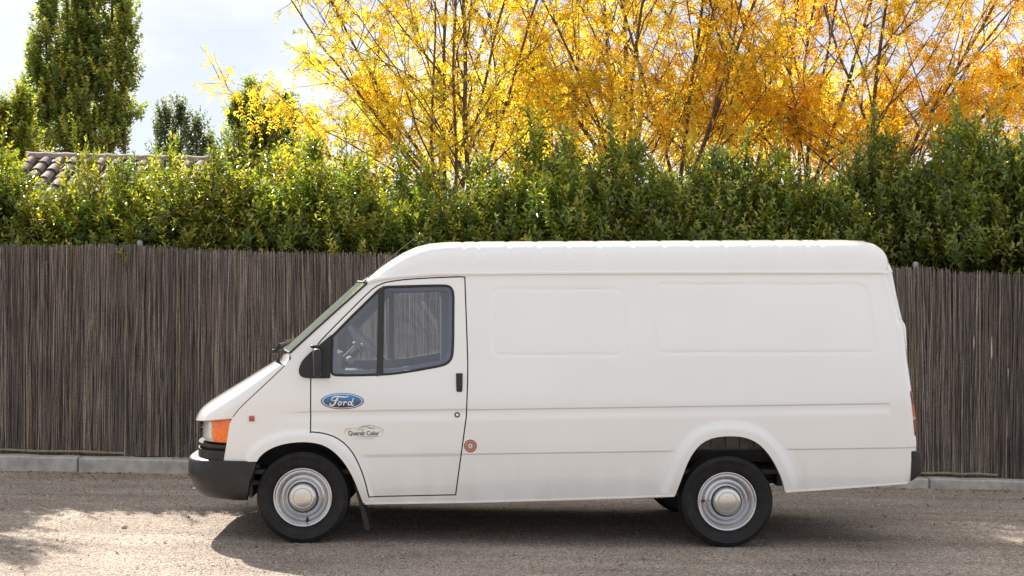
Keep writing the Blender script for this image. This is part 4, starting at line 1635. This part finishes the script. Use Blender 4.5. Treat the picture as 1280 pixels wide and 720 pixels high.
def shrub_meshes(seed, h, wx, wy, pal, z0=1.15, dens=1.0, leader=1.0):
    """an upright hedge shrub: stems, and foliage of short leafy shoots with pointed leaders on top"""
    r = np.random.default_rng(seed)
    body = h - .80 * leader
    n = int(330 * dens * (body - z0) * wx * wy / .6)
    # side shoots fill a column whose outline wobbles
    th = r.uniform(0, 2 * PI, n)
    zz = z0 + (body - z0) * r.random(n) ** .82
    prof = .72 + .28 * np.sin(zz * 3.1 + seed) * np.sin(th * 2 + zz * 2 + seed) - .35 * sm(body - .45, body + .05, zz)
    rad = np.sqrt(r.uniform(.05, 1.0, n)) * prof
    B = np.stack([np.cos(th) * rad * wx * .5, np.sin(th) * rad * wy * .5, zz], 1)
    D = unit(np.stack([np.cos(th) * rad * .75, np.sin(th) * rad * .75, r.uniform(.8, 1.6, n)], 1) + r.normal(0, .22, (n, 3)))
    L = r.uniform(.16, .34, n)
    V1, F1, C1 = shoot_foliage(r, B, D, L, 12, .076, .035, pal)
    # spires: bushy upright plumes of unequal height that break up the top
    K = 7
    sx_, sy_ = r.uniform(-.5, .5, K) * wx, r.uniform(-.45, .45, K) * wy
    stp = h - .42 - r.uniform(0, .55, K) * leader
    stp[0] = h - .34
    per_ = 85
    u = r.random((K, per_)) ** .85
    zz2 = (h - 1.35) + (stp[:, None] - h + 1.35) * u
    rr = (.44 * (1 - u) ** .6 + .04) * np.sqrt(r.random((K, per_)))
    t2 = r.uniform(0, 2 * PI, (K, per_))
    B4 = np.stack([sx_[:, None] + np.cos(t2) * rr, sy_[:, None] + np.sin(t2) * rr, zz2], 2).reshape(-1, 3)
    D4 = unit(np.stack([np.cos(t2) * rr * 2.2, np.sin(t2) * rr * 2.2, np.ones((K, per_))], 2).reshape(-1, 3) + r.normal(0, .22, (K * per_, 3)))
    V4, F4, C4 = shoot_foliage(r, B4, D4, r.uniform(.14, .30, K * per_), 12, .074, .034, pal)
    # leaders
    m = int(7 * wx / .7 * (1 + .4 * leader))
    lx, ly = r.uniform(-.46, .46, m) * wx, r.uniform(-.4, .4, m) * wy
    top = h - (np.hypot(lx / wx, ly / wy) * .9 + r.uniform(0, .55, m)) * leader
    top[0] = h
    ln = r.uniform(.45, .85, m) * (.6 + .4 * leader)
    Dl = unit(np.stack([lx * .35 + r.normal(0, .07, m), ly * .35 + r.normal(0, .07, m), np.ones(m)], 1))
    Bl = np.stack([lx, ly, top], 1) - Dl * ln[:, None]
    V2, F2, C2 = shoot_foliage(r, Bl, Dl, ln, 28, .074, .032, pal, spread=.76)
    # twigs off the leaders make them feathered rather than rods
    q = 6
    Bt = (Bl[:, None] + Dl[:, None] * (ln[:, None] * np.linspace(.0, .78, q)[None])[..., None]).reshape(-1, 3)
    Dt = unit(np.repeat(Dl, q, 0) + r.normal(0, .55, (m * q, 3)))
    V3, F3, C3 = shoot_foliage(r, Bt, Dt, r.uniform(.14, .32, m * q), 12, .070, .031, pal)
    V_ = np.concatenate([V1, V2, V3, V4]); C = np.concatenate([C1, C2, C3, C4])
    F = np.concatenate([F1, F2 + len(V1), F3 + len(V1) + len(V2), F4 + len(V1) + len(V2) + len(V3)])
    fol = tri_mesh('foliage', V_, F, HEDGE, C)
    paths = []
    for k in range(6):
        a = r.uniform(0, 2 * PI)
        e = np.array([math.cos(a) * wx * .3, math.sin(a) * wy * .3, body * r.uniform(.85, 1.05)])
        t = np.linspace(0, 1, 7)[:, None]
        P = np.array([r.normal(0, .04), r.normal(0, .04), -.1]) * (1 - t) + e * t + np.sin(t * PI) * r.normal(0, .05, 3)
        paths.append((P, np.linspace(.022, .006, 7)))
    for i in range(m):
        paths.append((np.stack([Bl[i] - Dl[i] * .5, Bl[i], Bl[i] + Dl[i] * ln[i]]), np.array([.008, .006, .0025])))
    VS, FS = tubes(paths, 5)
    return fol, tri_mesh('stems', VS, FS, TWIG, smooth=True)

# kinds of hedge shrub, built once each: (height, width, depth, palette)
KIND = {
    'olive': [shrub_meshes(11, 3.0, .95, 1.0, G_OLIVE), shrub_meshes(12, 3.0, .95, 1.0, G_OLIVE, leader=1.2)],
    'green': [shrub_meshes(21, 3.0, .95, 1.0, G_DARK, leader=1.1), shrub_meshes(22, 3.0, .95, 1.0, G_DARK)],
    'deep': [shrub_meshes(31, 3.0, 1.05, 1.05, G_DEEP, dens=1.1), shrub_meshes(32, 3.0, 1.0, 1.0, G_DEEP, leader=.8)],
}
def shrub(px, top_py, y, kind, var, wid, label):
    x, zt = at(px, top_py, y)
    g = float(kerb_top(x)) + .03
    root = empty('hedge_shrub', (x, y, g), label, 'shrub', 'evergreen shrubs of the hedge behind the reed fence')
    s = (zt - g) / 3.0
    rz = rng.uniform(0, 6.28)
    for nm, me in zip(('foliage', 'stems'), KIND[kind][var]):
        o = bpy.data.objects.new(nm, me)
        o.scale = (wid, wid, s)
        o.rotation_euler = (0, 0, rz)
        link(o, root)
    return root
ROW = [   # front row: px of the crown, py of its tip, kind, variant, width, label
    (-165, -20, 'green', 0, 1.25, 'tall green hedge shrub standing at the hedge end before the poplar'),
    (-75, 130, 'olive', 1, 1.1, 'olive hedge shrub next but one to the hedge end at the poplar side'),
    (-5, 162, 'green', 1, 1.0, 'mid green hedge shrub whose crown hides the outer end of the tiled roof'),
    (62, 200, 'olive', 0, .95, 'low olive shrub in front of the roof ridge end under the poplar'),
    (118, 158, 'olive', 1, .55, 'slim olive shrub with pointed tips crossing the tiled roof below the poplar'),
    (150, 186, 'green', 0, 1.0, 'low green shrub in front of the middle of the tiled roof'),
    (215, 192, 'olive', 0, 1.0, 'low yellowish shrub in front of the lower tiles of the roof'),
    (262, 184, 'olive', 1, .9, 'yellow green shrub beside the inner end of the tiled roof'),
    (318, 158, 'olive', 0, 1.0, 'broad olive shrub under the outermost golden branch'),
    (378, 168, 'green', 0, .95, 'green shrub with golden leaves showing behind its tips'),
    (432, 150, 'green', 1, .9, 'pointed dark green shrub between two golden gaps of the hedge'),
    (492, 208, 'olive', 1, .8, 'low shrub behind the tip of the van antenna'),
    (530, 172, 'green', 0, .8, 'narrow shrub just above the curved front of the van roof'),
    (580, 198, 'deep', 1, .85, 'low shrub in front of the forked golden trunks'),
    (640, 172, 'green', 1, .9, 'fresh green shrub with loose tips behind the front third of the van roof'),
    (708, 128, 'green', 0, 1.0, 'tall shrub with one high feathery leader above the van roof'),
    (775, 150, 'deep', 0, .95, 'dark shrub at the foot of the twin golden trunks'),
    (838, 168, 'deep', 1, .9, 'dark shrub with orange leaves hanging before it over the van roof'),
    (905, 158, 'deep', 0, .9, 'deep green shrub behind the middle of the van cargo roof'),
    (965, 160, 'green', 1, .9, 'shrub under the densest orange foliage of the row'),
    (1030, 180, 'deep', 1, .9, 'low deep green shrub behind the rear third of the van roof'),
    (1092, 138, 'deep', 0, .85, 'deep green shrub with a single tall leader near the van tail'),
    (1150, 154, 'deep', 1, .95, 'deep green shrub directly behind the rear corner of the van roof'),
    (1212, 122, 'deep', 0, 1.0, 'tall dark shrub that rises in front of orange leaves beyond the van tail'),
    (1268, 118, 'deep', 1, .95, 'tall dark shrub past the van tail with pale glossy leaves'),
    (1420, 156, 'deep', 1, 1.05, 'last dark shrub of the hedge well beyond the van tail'),
    (1335, 150, 'deep', 0, 1.0, 'dark shrub at the hedge end past the van tail'),
]
for k, (px, py, kd_, va, wd, lb) in enumerate(ROW):
    shrub(px, py, 4.80 + rng.uniform(-.08, .16), kd_, va, wd, lb)
BACK = [
    (20, 212, 'olive', 0, 1.05, 'shrub of the second hedge row standing close before the tiled roof'),
    (140, 200, 'green', 1, .50, 'green shrub of the second row whose tip crosses the roof ridge'),
    (196, 168, 'green', 0, .6, 'shrub of the second row that rises above the roof ridge beside the poplar'),
    (345, 200, 'green', 1, 1.1, 'second row shrub under the golden branch nearest the poplar'),
    (455, 204, 'olive', 0, 1.1, 'second row shrub seen through the golden gap near the van antenna'),
    (608, 236, 'olive', 1, 1.1, 'second row shrub beneath the trunks of the big yellow tree'),
    (740, 196, 'green', 1, 1.1, 'second row shrub beside the tall feathery leader'),
    (870, 214, 'deep', 0, 1.1, 'second row shrub between the orange trees above the van'),
    (1000, 212, 'green', 0, 1.1, 'second row shrub with orange sprays in front over the van tail half'),
    (1120, 196, 'deep', 1, 1.1, 'second row shrub behind the rear end of the van'),
    (1240, 156, 'deep', 0, 1.1, 'second row shrub between the two tall dark shrubs'),
]
for px, py, kd_, va, wd, lb in BACK:
    shrub(px, py, 5.75 + rng.uniform(-.1, .2), kd_, va, wd, lb)

# ---------------------------------------------------------------- golden trees
def grow(r, stems, h, spread, forks, nsub, ntw, twl=.62, low=.35):
    """ascending many-stemmed tree. stems: list of (base xyz, direction, length). returns tube paths and twig segments"""
    big, small, tw = [], [], []
    def path(b, d, L, k, wob, up):
        P = [np.array(b, float)]
        d = np.array(d, float) / np.linalg.norm(d)
        for i in range(k):
            d = d + r.normal(0, wob, 3) + np.array([0, 0, up])
            d = d / np.linalg.norm(d)
            P.append(P[-1] + d * L / k)
        return np.array(P)
    for b, d, L, rad in stems:
        ns_ = 5 if L < 2.7 else nsub if L < 6 else int(nsub * 1.6)
        P = path(b, d, L, 12, .055, .012)
        big.append((P, np.linspace(rad, rad * .22, 13)))
        for j in range(ns_):
            f = low + (.97 - low) * (j + r.random()) / ns_
            i = f * 12
            i0 = int(i)
            p = P[i0] + (P[min(i0 + 1, 12)] - P[i0]) * (i - i0)
            ax_ = unit(P[min(i0 + 1, 12)] - P[max(i0 - 1, 0)])
            a = r.uniform(0, 2 * PI)
            side = np.array([math.cos(a), math.sin(a) * .8, 0])
            dd = unit(ax_ * r.uniform(.45, 1.0) + side * spread * r.uniform(.5, 1.2) + np.array([0, 0, r.uniform(-.05, .3)]))
            Ls = max(L, 2.6) * (1.02 - f * .62) * r.uniform(.30, .58)
            Q = path(p, dd, Ls, 7, .10, .02)
            r0 = rad * (1 - .78 * f) * .50
            big.append((Q, np.linspace(r0, r0 * .25, 8)))
            for q in range(ntw):
                g = .15 + .85 * (q + r.random()) / ntw
                ii = g * 7
                q0 = int(min(ii, 6.99))
                pp = Q[q0] + (Q[q0 + 1] - Q[q0]) * (ii - q0)
                ax2 = unit(Q[q0 + 1] - Q[q0])
                d2 = unit(ax2 * .75 + r.normal(0, .55, 3) + np.array([0, 0, .05]))
                R_ = path(pp, d2, twl * r.uniform(.5, 1.15) * (1.1 - .35 * g), 5, .13, -.012)
                small.append((R_, np.linspace(.006, .0022, 6)))
                tw.append(R_)
            tw.append(Q[3:8][[0, 1, 2, 3, 4, 4]])
    return big, small, np.array(tw)

def fronds(r, tw, per, pal, size, cut=None):
    """hanging feathery leaves along the twigs: each frond is a rachis of paired leaflets"""
    n, k, _ = tw.shape
    t = r.uniform(.05, 1.0, (n, per)) * (k - 1)
    i = np.minimum(t.astype(int), k - 2)
    fr = (t - i)[..., None]
    idx = np.arange(n)[:, None]
    P = (tw[idx, i] * (1 - fr) + tw[idx, i + 1] * fr).reshape(-1, 3)
    T_ = unit((tw[idx, i + 1] - tw[idx, i]).reshape(-1, 3) + 1e-6)
    m = len(P)
    D = unit(T_ * .5 + r.normal(0, .75, (m, 3)) + np.array([0, 0, -.30]))
    tone = np.repeat(r.normal(0, 1, n), per)
    keep = r.random(m) < .93
    P, D, tone = P[keep], D[keep], tone[keep]
    m = len(P)
    J = 5
    L = size * r.uniform(.7, 1.3, m)
    s = np.linspace(.15, 1, J)[None] * L[:, None]
    sag = np.array([0, 0, -1.])[None, None] * (s ** 2 * 2.2)[..., None]
    C = P[:, None] + D[:, None] * s[..., None] + sag
    ref = unit(np.cross(D, r.normal(size=(m, 3))))
    lv, ln = [], []
    V_, base = [], []
    for sg in (-1, 1):
        dd = unit(ref[:, None] * sg + D[:, None] * .55 + np.array([0, 0, -.35]) + r.normal(0, .22, (m, J, 3)))
        nn = unit(np.cross(D, ref)[:, None] + r.normal(0, .35, (m, J, 3)))
        lv.append((C.reshape(-1, 3), dd.reshape(-1, 3), nn.reshape(-1, 3)))
    B = np.concatenate([a[0] for a in lv]); DD = np.concatenate([a[1] for a in lv]); NN = np.concatenate([a[2] for a in lv])
    ll = .046 * r.uniform(.75, 1.25, len(B))
    V1, F1 = leaves(B, DD, NN, ll, ll * .44, .12)
    pal = np.array(pal)
    ci = np.clip(((tone * .22 + r.normal(0, .12, m) + .5) * len(pal)).astype(int), 0, len(pal) - 1)
    col = pal[ci] * r.uniform(.85, 1.15, (m, 1))
    col = np.repeat(col, J, 0)
    col = np.concatenate([col, col]) * r.uniform(.88, 1.12, (len(B), 1))
    return V1, F1, np.repeat(np.clip(col, .01, .95), 4, 0)

YEL = [(.48, .52, .09), (.80, .70, .10), (.90, .72, .08), (.92, .70, .07), (.92, .66, .065), (.90, .60, .06)]
ORA = [(.58, .54, .08), (.86, .64, .07), (.92, .62, .06), (.92, .59, .055), (.91, .54, .05), (.88, .47, .045)]
MIXD = [(.54, .53, .085), (.84, .67, .08), (.91, .67, .07), (.92, .64, .065), (.91, .60, .06), (.89, .54, .055)]

def golden_tree(seed, px, y, stems_px, pal, label, per=7, nsub=11, ntw=7, spread=.75, low=.3, size=.13):
    """stems_px: (foot px, lean toward px at top of picture, length, radius)"""
    r = np.random.default_rng(seed)
    x0, _ = at(px, 380, y)
    g = float(ground_z(x0, 3.75)) - .02
    root = empty('golden_tree', (x0, y, g), label, 'tree', 'golden honey locust trees behind the hedge')
    stems = []
    mid_ = sum(q[0] for q in stems_px) / len(stems_px)
    stems_px = [(a, b, c_, d_ * .80, e_) for a, b, c_, d_, e_ in stems_px] + [(mid_ + k * 12, mid_ + k * 150, r.uniform(1.5, 2.1), .014, r.uniform(-.9, .2)) for k in (-2.2, -1.1, .9, 2.0)]
    for fp_, tp_, L, rad, dy in stems_px:
        xa, za = at(fp_, 240, y)
        xb, zb = at(tp_, 0, y)
        sl = (xb - xa) / (zb - za)
        xbase = (xa - x0) - sl * .35 * (za - g)
        b = np.array([xbase * .55, r.uniform(-.12, .12), -.1])
        hit = np.array([xa - x0, dy * .4, za - g])
        P1 = np.stack([b, b * .6 + hit * .4 + np.array([0, 0, -.0]), hit])
        d = np.array([sl, dy * .25, 1.0])
        stems.append((hit, d, L, rad, P1))
    big, small, tw = grow(r, [(s[0], s[1], s[2], s[3]) for s in stems], 0, spread, 0, nsub, ntw, low=.0)
    tr = [(np.concatenate([s[4][:2], s[4][2:]]), np.array([s[3] * 1.5, s[3] * 1.2, s[3]])) for s in stems]
    VS, FS = tubes(tr + big, 6)
    o = bpy.data.objects.new('trunk', tri_mesh('trunk', VS, FS, BARK, smooth=True))
    link(o, root)
    VS, FS = tubes(small, 3)
    o = bpy.data.objects.new('twigs', tri_mesh('twigs', VS, FS, BARK, smooth=True))
    link(o, root, kind='stuff')
    V1, F1, C1 = fronds(r, tw, per, pal, size)
    o = bpy.data.objects.new('crown', tri_mesh('crown', V1, F1, GOLD, C1))
    link(o, root)
    return root
golden_tree(101, 560, 8.4, [(556, 548, 5.8, .038, .3), (586, 592, 6.2, .044, -.2), (500, 90, 2.6, .020, -.5), (578, 602, 6.6, .030, .1), (570, 566, 6.4, .028, -.4), (545, 362, 4.2, .030, -.4), (556, 420, 4.5, .034, .5), (596, 690, 5.6, .032, .4), (548, 490, 4.2, .028, -.6), (566, 630, 4.2, .028, .7), (538, 335, 3.6, .022, .1)], YEL,
            'spreading yellow tree with two dark trunks whose branches reach toward the poplar', per=6, nsub=11, ntw=8)
golden_tree(102, 782, 8.8, [(776, 735, 5.8, .036, .3), (788, 800, 5.9, .036, -.3), (780, 660, 5.7, .030, .2), (770, 700, 5.6, .026, -.6), (784, 770, 6.4, .03, .9), (792, 840, 5.6, .026, .5)], MIXD,
            'golden tree with slender twin stems in the gap above the middle of the van', per=6, nsub=13, ntw=8)
golden_tree(103, 852, 8.2, [(850, 880, 5.9, .036, .2), (856, 950, 5.9, .036, -.3), (848, 810, 5.7, .030, .4), (852, 910, 5.5, .026, -.6)], MIXD,
            'golden tree with a fork of two close trunks over the cargo half of the van', per=6, nsub=13, ntw=8)
golden_tree(104, 1000, 8.6, [(992, 975, 5.8, .036, .3), (1012, 1090, 5.9, .036, -.2), (1004, 1040, 5.7, .032, .5), (996, 900, 5.5, .028, -.3), (1000, 1000, 5.7, .028, -.7)], ORA,
            'amber tree with several upright stems above the tail half of the van', per=6, nsub=13, ntw=8)
golden_tree(105, 1110, 8.0, [(1085, 1125, 5.8, .036, .2), (1110, 1210, 5.9, .036, -.3), (1125, 1330, 5.7, .032, .2), (1100, 1060, 5.5, .028, -.4), (1112, 1270, 5.6, .026, .6)], ORA,
            'orange tree leaning outward over the tall dark shrubs past the van tail', per=9, nsub=13, ntw=8)
golden_tree(106, 1370, 8.6, [(1365, 1330, 4.2, .036, .2), (1380, 1420, 4.2, .036, -.3), (1360, 1250, 4.0, .030, .3)], ORA,
            'orange tree whose branch tips hang at the edge of the scene past the van tail', per=9, nsub=12, ntw=7)
golden_tree(107, 690, 11.0, [(680, 650, 4.6, .036, .2), (700, 720, 4.6, .036, -.3), (690, 760, 4.4, .03, .3), (670, 600, 4.4, .03, .3)], YEL,
            'pale yellow tree standing farther back between the two main golden trees', per=5, nsub=12, ntw=7)
golden_tree(108, 930, 11.5, [(920, 880, 4.6, .036, .2), (940, 960, 4.6, .036, -.3), (950, 1040, 4.4, .03, .3), (910, 820, 4.4, .03, .3)], MIXD,
            'golden tree standing farther back between the forked tree and the amber tree', per=5, nsub=12, ntw=7)

# ---------------------------------------------------------------- poplar and far trees
def plume_tree(name, px, y, plumes, pal, ll, lw, label, cat, n_leaf, trunk_r, group=None, matl=None, shoot=.5, seed=5):
    """plumes: (px, py top, py bottom, half width px)"""
    r = np.random.default_rng(seed)
    x0, _ = at(px, 380, y)
    g = 0.0
    root = empty(name, (x0, y, g), label, cat, group)
    VV, FF, CC, nb, paths = [], [], [], 0, []
    tot = sum((b - a) * w for _, a, b, w in plumes)
    for cx, a, b, w in plumes:
        n = max(20, int(n_leaf * (b - a) * w / tot / 14))
        xt, zt = at(cx, a, y)
        xb, zb = at(cx, b, y)
        hw = w * (CAMD + y) / FPX
        u = r.random(n) ** .9
        zz = zb + (zt - zb) * u
        prof = np.sin(PI * np.clip(.12 + .86 * u, 0, 1)) ** .65 * (1 - .45 * u)
        prof *= .78 + .30 * np.sin(u * 17 + cx) * np.sin(u * 7.3)
        th = r.uniform(0, 2 * PI, n)
        rad = np.sqrt(r.uniform(.03, 1, n)) * prof
        B = np.stack([xb - x0 + np.cos(th) * rad * hw, np.sin(th) * rad * hw, zz - g], 1)
        D = unit(np.stack([np.cos(th) * rad * .5, np.sin(th) * rad * .5, np.full(n, 1.)], 1) + r.normal(0, .22, (n, 3)))
        V1, F1, C1 = shoot_foliage(r, B, D, r.uniform(.6, 1.2, n) * shoot, 14, ll, lw, pal, spread=.85)
        VV.append(V1); FF.append(F1 + nb); CC.append(C1); nb += len(V1)
        t = np.linspace(0, 1, 8)[:, None]
        P = np.array([0, 0, 0.]) * (1 - t) + np.array([xb - x0, 0, zt - g - .3]) * t
        P[:, 0] = (xb - x0) * np.minimum(1, t[:, 0] * 2.4)
        paths.append((P, np.linspace(trunk_r, .02, 8)))
    link(bpy.data.objects.new('crown', tri_mesh('crown', np.concatenate(VV), np.concatenate(FF), matl or POPL, np.concatenate(CC))), root)
    VS, FS = tubes(paths, 6)
    link(bpy.data.objects.new('trunk', tri_mesh('trunk', VS, FS, BARK, smooth=True)), root)
P_POP = [(.10, .135, .045), (.125, .16, .05), (.16, .185, .055), (.21, .22, .06), (.28, .26, .07)]
plume_tree('poplar_tree', 96, 24, [(58, -20, 200, 30), (84, -190, 210, 40), (104, -120, 210, 26), (140, -110, 200, 40), (156, 20, 175, 26), (46, 60, 200, 26), (110, 50, 220, 62)],
           P_POP, .12, .085, 'tall dark green poplar with two upright plumes against the sky', 'tree', 40000, .09)
plume_tree('yellowing_tree', 20, 18, [(-20, 120, 240, 34), (28, 128, 240, 30), (8, 150, 240, 36)], [(.14, .16, .03), (.20, .20, .035), (.30, .25, .045), (.11, .14, .03)], .085, .055,
           'yellowing bushy tree standing at the foot of the poplar', 'tree', 16000, .06, seed=9)
plume_tree('cypress_tree', 306, 22, [(298, 138, 235, 24), (316, 116, 235, 22), (338, 146, 235, 34)], [(.11, .15, .04), (.15, .18, .045), (.24, .23, .05)], .10, .06,
           'slim green cypress half hidden by the outermost yellow branch', 'tree', 12000, .06, seed=12)
plume_tree('dark_tree', 352, 26, [(356, 138, 235, 30)], [(.07, .09, .04), (.09, .11, .045)], .11, .07,
           'dark tree top showing behind the outermost yellow branches', 'tree', 7000, .06, seed=13)
plume_tree('cypress_tree', 655, 20, [(652, 78, 240, 16), (676, 84, 240, 15)], [(.08, .10, .035), (.11, .12, .04), (.17, .16, .05)], .10, .06,
           'pair of dark conifer tops seen through the yellow leaves above the van', 'tree', 6000, .10, seed=14)
plume_tree('dark_tree', 232, 34, [(206, 148, 225, 20), (226, 143, 225, 16), (246, 160, 225, 15), (262, 184, 225, 16)], [(.075, .09, .06), (.095, .11, .07), (.13, .14, .075)], .13, .08,
           'grey green far tree above the roof ridge in the gap of open sky', 'tree', 5200, .12, seed=15, shoot=.7)
plume_tree('background_tree', 480, 17, [(390, 160, 330, 70), (470, 110, 330, 70), (550, 100, 330, 70), (620, 130, 330, 60)], [(.40, .30, .04), (.55, .38, .045), (.20, .19, .035)], .10, .06,
           'yellow green bush mass low behind the big yellow tree', 'tree', 14000, .08, seed=16)
plume_tree('background_tree', 900, 17, [(690, 120, 330, 70), (770, 110, 330, 70), (860, 115, 330, 70), (940, 110, 330, 70)], [(.36, .26, .035), (.52, .33, .04), (.18, .17, .035)], .10, .06,
           'yellow green bush mass low behind the middle golden trees', 'tree', 14000, .08, seed=17)
plume_tree('background_tree', 1160, 17, [(1030, 120, 330, 70), (1110, 130, 330, 70), (1200, 150, 330, 70)], [(.34, .23, .035), (.50, .27, .035), (.17, .16, .03)], .10, .06,
           'dull green bush mass low behind the orange trees past the van tail', 'tree', 12000, .08, seed=18)

# ================================================================ HOUSE WITH A TILED ROOF
HY = 13.0
hx0, hz0 = at(36, 197, HY)
hx1, hz1 = at(276, 203, HY)
house = empty('house', ((hx0 + hx1) / 2, HY, 0.), 'low house with weathered barrel tile roof half hidden behind the hedge', 'house')
wallm = mat('pale_render', (.46, .41, .35), .9, noise=(3, (.36, .31, .26), .4, .7))
tilem = [mat('roof_tile_clay', (.25, .175, .145), .85, noise=(7, (.15, .11, .095), .4, .7)), mat('roof_tile_grey', (.19, .16, .15), .9, noise=(9, (.11, .095, .09), .4, .7)), mat('roof_tile_pale', (.28, .22, .185), .85, noise=(8, (.17, .135, .115), .4, .7))]
PIT = math.radians(25)
RUN = 2.3
mb = MB()
mb.box(hx0 + .12, hx1 - .1, HY - RUN + .3, HY + RUN - .3, -.1, hz0 - RUN * math.tan(PIT) - .02)
for xx in (hx0 + .12, hx1 - .1):
    mb.add([(xx, HY - RUN + .3, hz0 - RUN * math.tan(PIT) - .02), (xx, HY + RUN - .3, hz0 - RUN * math.tan(PIT) - .02), (xx, HY, hz0 - .12)], [(0, 1, 2)])
obj('wall', mb, wallm, house, smooth=False)
slope = (hz1 - hz0) / (hx1 - hx0)
mb = MB()
for sg in (-1, 1):
    y1 = HY + sg * RUN
    zz = RUN * math.tan(PIT)
    mb.add([(hx0, HY, hz0 - .05), (hx1, HY, hz1 - .05), (hx1, y1, hz1 - zz - .05), (hx0, y1, hz0 - zz - .05)], [(0, 1, 2, 3) if sg > 0 else (3, 2, 1, 0)])
roof = obj('tiled_roof', mb, tilem[1], house, smooth=False)
def tile_mesh(m):
    """a barrel tile: half-round, tapering, 42 cm long, running down along -y"""
    v, f = [], []
    S = 7
    for k, (t, r) in enumerate(((0, .078), (1, .096))):
        for s in range(S):
            a = PI * s / (S - 1)
            v.append((r * math.cos(a), -.42 * t, r * math.sin(a) * .85 + .018 * t))
    for k, (t, r) in enumerate(((1, .082),)):
        for s in range(S):
            a = PI * s / (S - 1)
            v.append((r * math.cos(a), -.42 * t, r * math.sin(a) * .80 + .018 * t))
    for s in range(S - 1):
        f.append((s, s + S, s + S + 1, s + 1))
        f.append((s + S, s + 2 * S, s + 2 * S + 1, s + S + 1))
    return make_mesh('roof_tile', v, f, [m], smooth=True, angle=50)
tms = [tile_mesh(m) for m in tilem]
ncol = int((hx1 - hx0) / .235)
wl = world_loc(roof)
for c in range(ncol + 1):
    x = hx0 + .1 + c * .235
    for q in range(6):
        t = tms[int(rng.choice(3, p=[.5, .3, .2]))]
        o = bpy.data.objects.new('roof_tile', t)
        d = q * .36
        o.location = Vector((x + rng.normal(0, .008), HY - d * math.cos(PIT), hz0 + slope * (x - hx0) - d * math.sin(PIT) + .0 + rng.normal(0, .004))) - wl
        o.rotation_euler = (PIT, rng.normal(0, .02), rng.normal(0, .025))
        link(o, roof)
mb = MB()
S = 8
prof = [(HY + .13 * math.cos(a), .13 * math.sin(a) * .8) for a in np.linspace(0, PI, S)]
X = np.linspace(hx0 - .03, hx1 + .03, 30)
G = np.zeros((30, S, 3))
for k, (y, z) in enumerate(prof):
    G[:, k, 0] = X; G[:, k, 1] = y; G[:, k, 2] = hz0 + slope * (X - hx0) + z - .01 + .012 * (np.arange(30) % 3 == 0)
mb.grid(G, 0)
obj('ridge_cap', mb, tilem[2], roof, angle=60)
